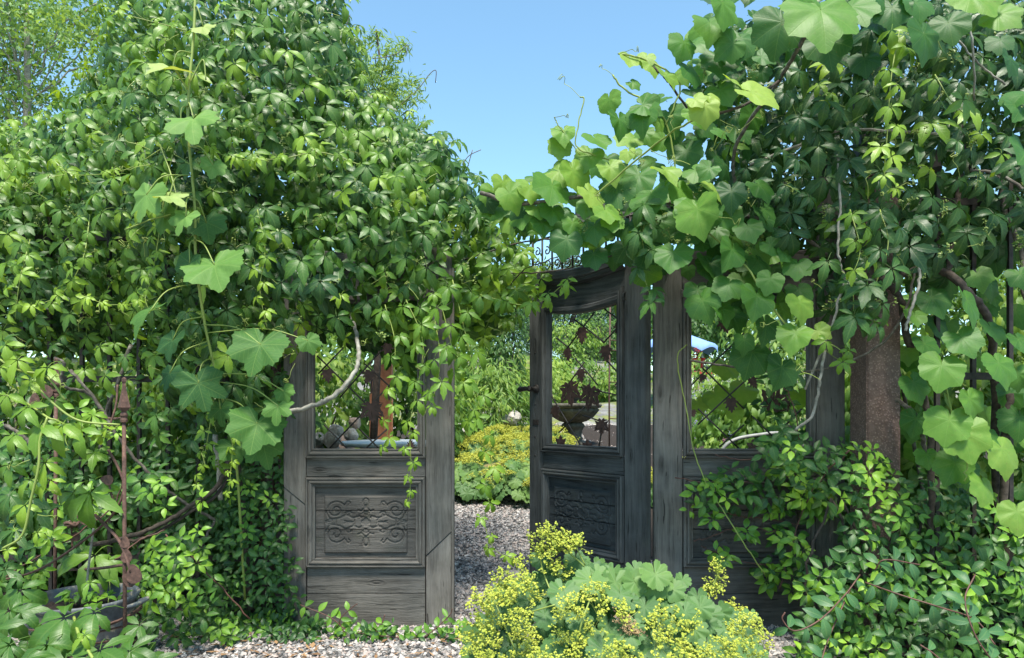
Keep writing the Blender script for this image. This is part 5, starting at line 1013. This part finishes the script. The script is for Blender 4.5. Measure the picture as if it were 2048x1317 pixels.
dry = petal('dry_brown_floret', (.36, .24, .12)); buds(lm, [P(x, y, 2.3) for x, y in ((1240, 1235), (1255, 1245), (1265, 1258), (1275, 1265), (1250, 1262))], .04, .05, dry, 'dry_flower', FLO)
lm.finish(G['mantle'], 300)
for k, (x, y, r_, lb) in enumerate([(-.42, 7.0, .42, 'yellow-flowering lady mantle clump in the bed behind the gap, left of the mossy slab'), (.08, 7.1, .45, 'yellow-flowering lady mantle clump in the bed, half behind the open door edge'), (-.40, 6.15, .32, 'pale lady mantle clump at the gravel edge nearest the grey weathered door'), (.06, 6.05, .33, 'leafy lady mantle clump on the gravel edge below the mossy slab'), (1.45, 5.9, .35, 'yellow lady mantle clump seen low through the leafy door window'), (-.12, 7.6, .4, 'brightest yellow lady mantle clump below the willowy shrub'), (.35, 7.7, .4, 'yellow lady mantle clump mostly hidden by the open door')]):
    pl = mantle('lady_mantle', lb, (x, y, float(hgt(x, y))), r_, r_ * .8, .34 if k != 2 else .28, 230, .075, 0, .05, .62, 'lady mantle clumps in the bed', facing=.6)
    V, T, n, ti = [], [], 0, []
    for j in range(120 if k in (0, 1, 4, 5, 6) else 45):
        a = U(0, 6.283); r2 = math.sqrt(U(0, 1)); i = int(rng.integers(5)); v, t = FLO[i][:2]; s_ = U(.05, .08)
        V.append(v * s_ + A(r_ * r2 * math.cos(a), r_ * .8 * r2 * math.sin(a), .36 * (1 - .6 * r2 * r2) + .03)); T.append(t + n); n += len(v); ti.append(np.full(len(v), U(.7, 1.3)))
    obj('flowers', mk('flowers', np.concatenate(V), np.concatenate(T), tint=np.concatenate(ti), smooth=False), G['flower'], pl.t, kind='stuff')
    pl.finish(G['mantle'], 40)

# ------------------------------------------------------------------ garden behind the gate
def boulder(label, px, py, d, wpx, mat='stone', flat=.7, name='boulder', sub=3):
    p = P(px, py, d); V, T = lumpy(wpx / 2 / F * d, int(px * 7 + py), sub, flat); me = mk(name, V, T, smooth=False); o = obj(name, me, G[mat]); o.location = p; tag(o, label, 'stone'); return o
boulder('grey boulder beside the lowest leaves of the willowy shrub', 1022, 838, 7.9, 52)
boulder('pale stone at the left end of the lady mantle bed', 915, 862, 7.6, 44)
boulder('mossy brown slab between the two rows of lady mantle', 1010, 945, 6.6, 120, 'moss', .35)
boulder('small white stone lying at the left side of the gravel path', 918, 1077, 5.3, 20, 'stone', .6)
boulder('small grey stone at the foot of the open door free edge', 1030, 1150, 3.9, 40, 'stone', .5)
for k, (px, py, w_, m_, lb) in enumerate([(660, 880, 42, 'stone', 'tall grey stone of the heap, second from the left in the grey door window'), (645, 895, 34, 'pinkstone', 'pinkish slanted stone leaning at the left of the stone heap'), (690, 892, 44, 'pinkstone', 'pink and grey stone in front of the heap by the basin'), (672, 862, 30, 'stone', 'grey stone on top of the heap by the basin'), (703, 870, 30, 'stone', 'round grey stone between the heap and the basin'), (712, 845, 30, 'pinkstone', 'light pink stone topping the heap by the basin'), (634, 880, 34, 'stone', 'leftmost grey stone of the heap behind the grey door'), (655, 912, 60, 'stone', 'broad grey stone at the bottom of the heap by the basin')]):
    boulder(lb, px, py, 5.1 + .1 * (k % 3), w_, m_, .95)
bs = thing('garden_table', 'pale round table top on a dark plinth behind the grey weathered door', 'table', tuple(P(775, 882, 5.0) * A(1, 1, 0)))
bz = P(770, 884, 5.0)[2]
MB().lathe([(0, -.03), (.31, -.03), (.335, -.018), (.34, -.004), (.33, .004), (0, .005)], (0, 0, bz), 40).build('table_top', G['whitemetal'], bs)
MB().lathe([(.20, 0), (.13, .1), (.11, bz - .14), (.2, bz - .05), (.2, bz - .031)], (0, 0, 0), 20).build('plinth', G['fount'], bs)
cp = thing('corten_column', 'orange rusty steel column with torn edge seen through the grey door window', 'column', tuple(P(762, 0, 6.0) * A(1, 1, 0)))
zc0 = float(hgt(cp.location.x, 6)); ztop = P(0, 722, 6)[2]
MB().prism([(-.10, zc0 - .05), (.085, zc0 - .05), (.09, ztop), (.07, ztop - .02), (.05, ztop + .02), (.02, ztop - .03), (-.02, ztop - .04), (-.05, ztop - .08), (-.08, ztop - .10), (-.075, ztop - .28), (-.10, ztop - .30)], -.003, .003).build('front_plate', G['orangerust'], cp, smooth=False)
MB().box((.0905, -.003, zc0 - .05), (.0965, .05, ztop - .02)).build('side_plate', G['orangerust'], cp)
MB().box((-.105, .0505, zc0 - .05), (.0965, .056, ztop - .12)).build('back_plate', G['rust'], cp)
# fountain
fp = P(1146, 0, 8.3); fz = float(hgt(fp[0], 8.3)); fo = thing('stone_fountain', 'mossy carved stone fountain bowl on a pedestal seen through the open door', 'fountain', (fp[0], 8.3, fz - .02))
zb_ = P(0, 833, 8.3)[2] - fz
MB().box((-.19, -.19, 0), (.19, .19, .07)).build('plinth', G['fount'], fo, bevel=.008)
MB().lathe([(.16, .07), (.165, .09), (.13, .11), (.115, .13), (.125, .15), (.10, .17), (.105, zb_ - .16), (.13, zb_ - .12), (.15, zb_ - .10), (.13, zb_ - .07), (.10, zb_ - .05)], n=32, mod=lambda k, a: .05 * np.cos(a * 12) if k in (5, 6) else 0).build('pedestal', G['fount'], fo)
MB().lathe([(.09, zb_ - .06), (.16, zb_ - .04), (.24, zb_ + .01), (.29, zb_ + .07), (.31, zb_ + .10), (.30, zb_ + .115), (.335, zb_ + .125), (.35, zb_ + .15), (.345, zb_ + .17), (.33, zb_ + .175), (.31, zb_ + .15), (.25, zb_ + .09), (0, zb_ + .06)], n=72, mod=lambda k, a: .04 * np.abs(np.sin(a * 12)) if 1 <= k <= 4 else 0).build('bowl', G['fount'], fo)
MB().lathe([(0, zb_ + .148), (.318, zb_ + .148)], n=40).build('water', G['water'], fo)
MB().lathe([(.05, zb_ + .06), (.045, zb_ + .2), (.07, zb_ + .22), (.11, zb_ + .26), (.12, zb_ + .275), (.10, zb_ + .27), (0, zb_ + .25)], n=24).build('upper_cup', G['fount'], fo)
# rusty rose arch rods by the fountain
ra = thing('rose_support', 'thin rusty ladder-like plant support at the right of the door window', 'plant support', tuple(P(1235, 0, 7.5) * A(1, 1, 0) + A(0, 0, float(hgt(1.2, 7.5)))))
for x in (-.09, .05, .12): MB().tube(A([x, 0, -.02], [x, .01, .8], [x + .01, 0, 1.75]), .010, 6).build('rod', G['rust'], ra)
for z in (.5, .9, 1.25, 1.36): MB().tube(A([-.09, 0, z], [.13, 0, z - .02]), .006, 6).build('cross_bar', G['rust'], ra)
# parasol and seat
pd = 12.0; pc = P(1352, 0, pd); pz = float(hgt(pc[0], pd)); us = thing('parasol', 'light blue garden parasol far behind, seen through the leafy door window', 'parasol', (pc[0], pd, pz))
ze, zt = P(0, 697, pd)[2] - pz, P(0, 668, pd)[2] - pz; m = MB(); a = np.linspace(0, 2 * np.pi, 49)[:-1]; Q = []
for r_, z, sc in ((.02, zt, 0), (.3, zt - .07, .02), (.58, ze + .06, .03), (.70, ze, .05), (.705, ze - .10, .09)): Q.append(np.stack([r_ * np.cos(a), r_ * np.sin(a), z + sc * np.abs(np.cos(a * 4)) * (1 if z > ze - .05 else .9)], 1))
m.grid(np.array(Q), True).build('canopy', G['blue'], us)
MB().tube(A([0, 0, 0], [0, 0, zt + .06]), .02, 8).build('pole', G['whitemetal'], us)
for k in range(8): t = k * math.pi / 4; MB().tube(A([0, 0, zt - .03], [.69 * math.cos(t), .69 * math.sin(t), ze + .02]), .007, 4).build('rib', G['whitemetal'], us)
sc_ = P(1396, 0, 11.6); sz = P(0, 742, 11.6)[2]; st_ = thing('garden_chair', 'garden seat with red quilted cushion under the blue parasol', 'garden chair', (sc_[0], 11.6, float(hgt(sc_[0], 11.6))), .15)
h0 = sz - float(hgt(sc_[0], 11.6)) - .04
m = MB(); Q = np.array([[(x, .02 * math.cos((x) * 60) - .16 * (z / .32) ** 2, h0 + .05 + z) for x in np.linspace(-.2, .2, 25)] for z in np.linspace(0, .22, 6)]); m.grid(Q); m.build('back_cushion', G['redcloth'], st_).location.y = .2
MB().box((-.2, -.2, h0 - .05), (.2, .24, h0 + .02)).build('seat_cushion', G['redcloth'], st_, bevel=.03)
for x in (-.19, .19):
    for y in (-.22, .22): MB().tube(A([x, y, -.05], [x, y, h0 - .04]), .014, 6).build('leg', G['whitemetal'], st_)
    MB().tube(A([x, .22, h0 - .04], [x, .26, h0 + .42]), .014, 6).build('back_post', G['whitemetal'], st_)
hp = MB().tube(spline([P(1442, 915, 5.2), P(1450, 893, 5.2), P(1475, 878, 5.2), P(1520, 870, 5.2), P(1560, 867, 5.2), P(1600, 880, 5.25), P(1615, 930, 5.25)], 8), .014, 10).build('metal_hoop', G['greymetal'])
tag(hp, 'bent pale grey metal tube above the sill of the leafy door window', 'hoop')

def shrub(name, label, c, rx, ry, rz, n, kind, size, t0, tv, mat, cat='shrub', up=.6, group=None, nobj=0, hollow=.35, flw=None, stems=6):
    pl = Plant(name, label, cat, c, group)
    for k in range(stems):
        a = U(0, 6.283); e = A(math.cos(a) * rx * .6, math.sin(a) * ry * .6, rz * U(1.0, 1.7)); pl.tube(spline([pl.loc + A(U(-.05, .05), U(-.05, .05), -.05), pl.loc + e * A(.3, .3, .5), pl.loc + e], 5), [.012] * 6 + [.006] * 5 if False else .009, G['bark'], 'stem', 5)
    ncl = max(8, n // 40); cs = []
    for k in range(ncl):
        d = rng.normal(0, 1, 3); d /= np.linalg.norm(d); d[1] = -abs(d[1]) if U(0, 1) < .62 else d[1]; cs.append(d * U(hollow, 1.0) ** .5)
    for k in range(n):
        c_ = cs[k % ncl]; o = c_ + rng.normal(0, .16, 3); p = pl.loc + A(0, 0, rz) + o * A(rx, ry, rz)
        if p[2] < pl.loc[2] - .02: continue
        pl.add(kind, p, A(o[0] * .8 + U(-.5, .5), -.5 + o[1] * .6 + U(-.4, .4), up + U(-.3, .6)), A(o[0] + U(-.6, .6), -.4 + U(-.4, .4), -.5 + U(-.4, .6)), size * U(.7, 1.3), t0 + U(-tv, tv) + .15 * (c_[2]), 1)
    if flw:
        mat_f, nf, fsz = flw; V, T, m_ = [], [], 0
        for j in range(nf):
            d = rng.normal(0, 1, 3); d /= np.linalg.norm(d); d[1] = -abs(d[1]); d[2] = abs(d[2]) * 1.2 - .2; v, t = FLO[j % 5][:2]; v, t = v[:150], t[:200]
            V.append(v * fsz * U(.7, 1.3) * A(1, 1, 1.3) + A(0, 0, rz) + d * A(rx, ry, rz) * 1.02); T.append(t + m_); m_ += len(v)
        obj('blossom', mk('blossom', np.concatenate(V), np.concatenate(T), smooth=False), mat_f, pl.t, kind='stuff')
    pl.finish(mat, nobj); return pl
def gz(x, y): return float(hgt(x, y))
def at(px, d): x = P(px, 0, d)[0]; return (x, d, gz(x, d))
shrub('willowy_shrub', 'light green bushy shrub with narrow leaves behind the gap in the gate', at(985, 8.2), .52, .42, .52, 2600, 'lance', .10, .55, .28, G['garden'])
shrub('tall_shrub', 'tall sunlit green shrub filling the gap left of the ivy column', at(950, 9.4), .5, .4, 1.0, 2600, 'lance', .10, .6, .28, G['garden'])
shrub('ivy_column', 'dark ivy-covered column behind the willowy shrub', at(1012, 9.2), .26, .24, 1.15, 1900, 'small', .075, .12, .2, G['garden'], 'ivy')
shrub('garden_shrub', 'yellow-green shrub right of the ivy column by the path', at(1075, 9.6), .5, .4, .42, 900, 'small', .07, .7, .2, G['garden'])
shrub('phlox', 'plant with pale purple flower spikes seen through the leafy door window', at(1400, 7.0), .30, .25, .40, 700, 'lance', .09, .45, .25, G['garden'], 'flowering plant', flw=(G['purple'], 46, .055))
shrub('rose_bush', 'rose bush dotted with small red flowers below the red cushion', at(1400, 10.0), .75, .4, .55, 1500, 'small', .07, .55, .3, G['garden'], 'flowering plant', flw=(G['red'], 16, .05))
shrub('garden_perennial', 'pink-flowered leafy plant behind the pale metal hoop', at(1440, 6.2), .32, .25, .26, 600, 'small', .07, .5, .25, G['garden'], 'flowering plant', flw=(G['pink'], 8, .05))
shrub('garden_perennial', 'large leafy green plant filling the right half of the leafy door window', at(1540, 6.4), .65, .35, .50, 1500, 'honey', .11, .35, .25, G['garden'], 'garden plant')
shrub('garden_perennial', 'white-flowered plant deep behind the leafy door window', at(1440, 8.6), .8, .4, .40, 1500, 'small', .075, .55, .3, G['garden'], 'flowering plant', flw=(G['white'], 20, .045))
shrub('garden_shrub', 'tall dark green shrub far behind the blue parasol', at(1400, 14.5), 1.6, 1.0, 1.2, 3200, 'small', .13, .15, .25, G['garden'])
shrub('garden_shrub', 'sunlit tall shrub behind the far end of the leafy door', at(1580, 9), .9, .6, 1.0, 2600, 'small', .10, .5, .3, G['garden'])
for k, (px, d, rx, rz_, t, lb) in enumerate([(1105, 12.5, .5, .45, .75, 'pale green bush on the rock slope left in the door window'), (1165, 14.5, .6, .5, .3, 'dark bush on the rock slope above the fountain'), (1225, 13.2, .5, .4, .55, 'green bush on the rock slope at the right of the door window'), (1140, 17, .9, .6, .6, 'broad light bush at the top of the rock slope'), (1210, 18, .8, .7, .2, 'dark bush at the top of the rock slope'), (1060, 13, .6, .5, .65, 'light bush on the slope just left of the open door')]):
    shrub('slope_bush', lb, at(px, d), rx, .4, rz_, 1100, 'small', .10, t, .28, G['garden'], group='bushes on the rock slope')
for k, (px, d, rx, rz_, t, lb) in enumerate([(30, 5.2, .8, .75, .45, 'sunlit green shrub behind the railing at the left edge'), (200, 5.6, .7, .7, .55, 'light green shrub behind the railing above the tub'), (330, 5.0, .6, .55, .4, 'green shrub behind the railing next to the woody stems'), (470, 5.3, .6, .8, .3, 'dark green shrub behind the railing nearest the grey weathered door'), (640, 6.4, .55, .65, .6, 'yellow-green shrub left of the orange rusty column'), (720, 7.4, .8, .8, .35, 'dark shrub behind the orange rusty column'), (840, 7.0, .5, .7, .5, 'green shrub right of the orange rusty column'), (1760, 5.0, .5, .7, .45, 'green shrub behind the rusty post'), (1880, 4.6, .6, .8, .5, 'sunlit shrub behind the right railing next to the rusty post'), (2010, 4.9, .7, .9, .6, 'yellow-green shrub behind the right railing at the picture edge'), (2180, 5.2, .8, 1.1, .4, 'tall shrub behind the right railing beyond the edge')]):
    shrub('garden_shrub', lb, at(px, d), rx, .45, rz_, 1700, 'honey' if k % 2 else 'small', .095, t, .28, G['garden'], group='shrubs behind the railings')
for k, (px, d, rx, rz_, t, lb) in enumerate([(-20, 4.1, .5, .5, .4, 'leafy bush right behind the left railing at the picture edge'), (110, 4.2, .45, .45, .5, 'light leafy bush right behind the left railing above the support rods'), (240, 4.1, .45, .48, .35, 'leafy bush right behind the left railing near the spear finial'), (360, 4.2, .4, .42, .25, 'dark leafy bush right behind the left railing by the twisted stem'), (470, 4.1, .35, .42, .2, 'dark leafy bush tight behind the grey weathered door stile'), (1700, 4.0, .3, .5, .4, 'leafy bush tight behind the rusty post'), (1850, 3.7, .4, .5, .45, 'leafy bush tight behind the right railing'), (1990, 3.7, .45, .55, .5, 'leafy bush tight behind the right railing at the picture edge')]):
    shrub('garden_shrub', lb, at(px, d), rx, .3, rz_, 1500, 'honey' if k % 2 == 0 else 'small', .085, t, .28, G['garden'], group='bushes tight behind the railings')

def tree(name, label, px, d, ztop, zlow, rx, n, size, t0, mat='tree', pine=False, group=None, trunk=.14, kind='small', ncl=46):
    x = P(px, 0, d)[0]; g = gz(x, d); t = thing(name, label, 'tree', (x, d, g), 0, group); H_ = ztop - g
    m = MB().tube(wob([(0, 0, -.1), (0, 0, H_ * .3), (.1, 0, H_ * .6), (0, .1, H_ * .93)], .06), [trunk, trunk * .85, trunk * .55, trunk * .2], 8)
    cs = []; zc, rz_ = (ztop + zlow) / 2 - g, (ztop - zlow) / 2
    for k in range(ncl):
        dd = rng.normal(0, 1, 3); dd /= np.linalg.norm(dd); q = dd * A(rx, rx, rz_) * U(.25, 1) ** .45
        if pine: f = (q[2] + rz_) / (2 * rz_); q[:2] *= (1.15 - f) * 1.1
        cs.append(q + A(0, 0, zc))
    mlimb = MB()
    for q in cs[::3]: mlimb.tube(wob(spline([(q[0] * .05, q[1] * .05, max(q[2] * .75 - .2, .3)), q * A(.55, .55, .9), q], 4), .05), trunk * .13, 4)
    bk = G['greybark'] if name == 'tall_tree' else G['darkbark']; m.build('trunk', bk, t); mlimb.build('limbs', bk, t)
    if pine:
        k = n; c = np.array(cs)[rng.integers(len(cs), size=k)] + rng.normal(0, 1, (k, 3)) * A(.16, .16, .11) * rx
        dirs = rng.normal(0, 1, (k, 3)); dirs /= np.linalg.norm(dirs, axis=1)[:, None]; dirs[:, 2] = np.abs(dirs[:, 2]) * .8
        sd = np.cross(dirs, rng.normal(0, 1, (k, 3))); sd /= np.linalg.norm(sd, axis=1)[:, None]; s_ = size * rng.uniform(.7, 1.3, (k, 1))
        V = np.stack([c - sd * s_ * .07, c + sd * s_ * .07, c + dirs * s_], 1).reshape(-1, 3); obj('crown', mk('crown', V, np.arange(3 * k).reshape(-1, 3), tint=np.repeat(t0 + rng.uniform(-.3, .3, k), 3), smooth=False), G['pine'], t, kind='stuff')
    else:
        pl = Plant.__new__(Plant); pl.loc = A(x, d, g); pl.t = t; pl.L = []
        lib = TPL[kind]
        for k in range(n):
            q = cs[k % ncl] + rng.normal(0, 1, 3) * A(.13, .13, .09) * rx; pl.L.append((kind, int(rng.integers(len(lib))), basis(rng.normal(0, 1, 3) + A(0, -.3, .9), rng.normal(0, 1, 3) + A(0, 0, -.6)) * size * U(.7, 1.3), q + pl.loc, t0 + U(-.3, .3), 0))
        pl.finish(G[mat], 0, stuffname='crown')
    return t
tree('tall_tree', 'tall pale green tree behind the creeper mound in the top left corner', 40, 14, 10.8, 4.2, 2.7, 38000, .12, .72, trunk=.13, ncl=120)
tree('tall_tree', 'second pale green tree standing left of and below the tall one', -60, 17, 8.4, 3.0, 2.8, 24000, .16, .65, trunk=.14)
tree('tall_tree', 'pale green tree crown filling the corner between mound and tall tree', 130, 19, 8.0, 3.0, 2.6, 24000, .17, .6, trunk=.14)
for px, d, zt, rx, t, pine, lb in [(1140, 19, 5.4, 1.3, .65, True, 'pale young pine behind the fountain at the left of the door window'), (1195, 22, 5.0, 1.4, .35, True, 'dark young pine behind the rock slope in the door window'), (1090, 25, 6.4, 1.7, .5, True, 'pine above the willowy shrub behind the open door edge'), (1245, 26, 5.6, 1.8, .3, False, 'dark broadleaf tree at the right of the door window'), (1000, 28, 7.9, 2.2, .5, False, 'green tree behind the ivy column'), (900, 30, 7.8, 2.6, .45, False, 'green tree behind the gap left of the ivy column'), (780, 26, 6.4, 2.2, .4, False, 'green tree far behind the grey weathered door'), (640, 24, 6.2, 2.4, .35, False, 'tree far behind the grey door window'), (450, 22, 6, 2.4, .4, False, 'tree far behind the left railing, near the woody stems'), (250, 20, 6, 2.4, .45, False, 'tree far behind the left railing above the tub'), (1370, 24, 5.9, 2.2, .25, False, 'dark tree behind the blue parasol'), (1520, 22, 6.2, 2.2, .3, False, 'dark tree far behind the leafy door'), (1700, 20, 6.2, 2.2, .35, False, 'tree far behind the rusty post'), (1880, 18, 6.2, 2.2, .4, False, 'tree far behind the right railing'), (2080, 17, 6.4, 2.4, .4, False, 'tree far behind the right picture edge'), (1170, 33, 6.4, 2.6, .3, False, 'farthest tree on the rocky slope between the two pines')]:
    tree('young_pine' if pine else 'garden_tree', lb, px, d, zt, gz(P(px, 0, d)[0], d) + .3, rx, 3400 if not pine else 15000, .20 if not pine else .16, t, 'garden', pine, 'trees on the slope behind the garden', .10, ncl=36)
tree('young_willow', 'slender yellow-green bush rising behind the creeper mound against the sky', 757, 5.6, 4.45, 1.9, .36, 7000, .062, .85, 'tree', trunk=.035, kind='lance', ncl=70)
# leaf litter on the front gravel
V, T, ti, n = [], [], [], 0
for k in range(160):
    p = onground(U(330, 940), U(1262, 1325)) + A(0, 0, .016); a = U(0, 6.28); s_ = U(.008, .03); w_ = s_ * U(.15, .5); c, q = math.cos(a), math.sin(a)
    V += [p + A(c, q, U(-.2, .3)) * s_, p + A(-q, c, .1) * w_, p - A(c, q, U(-.2, .3)) * s_, p - A(-q, c, -.1) * w_]; T += [(n, n + 1, n + 2), (n, n + 2, n + 3)]; n += 4; ti += [U(0, 1)] * 4
obj('leaf_litter', mk('leaf_litter', np.array(V), np.array(T), tint=np.array(ti), smooth=False), G['litter'], kind='stuff')
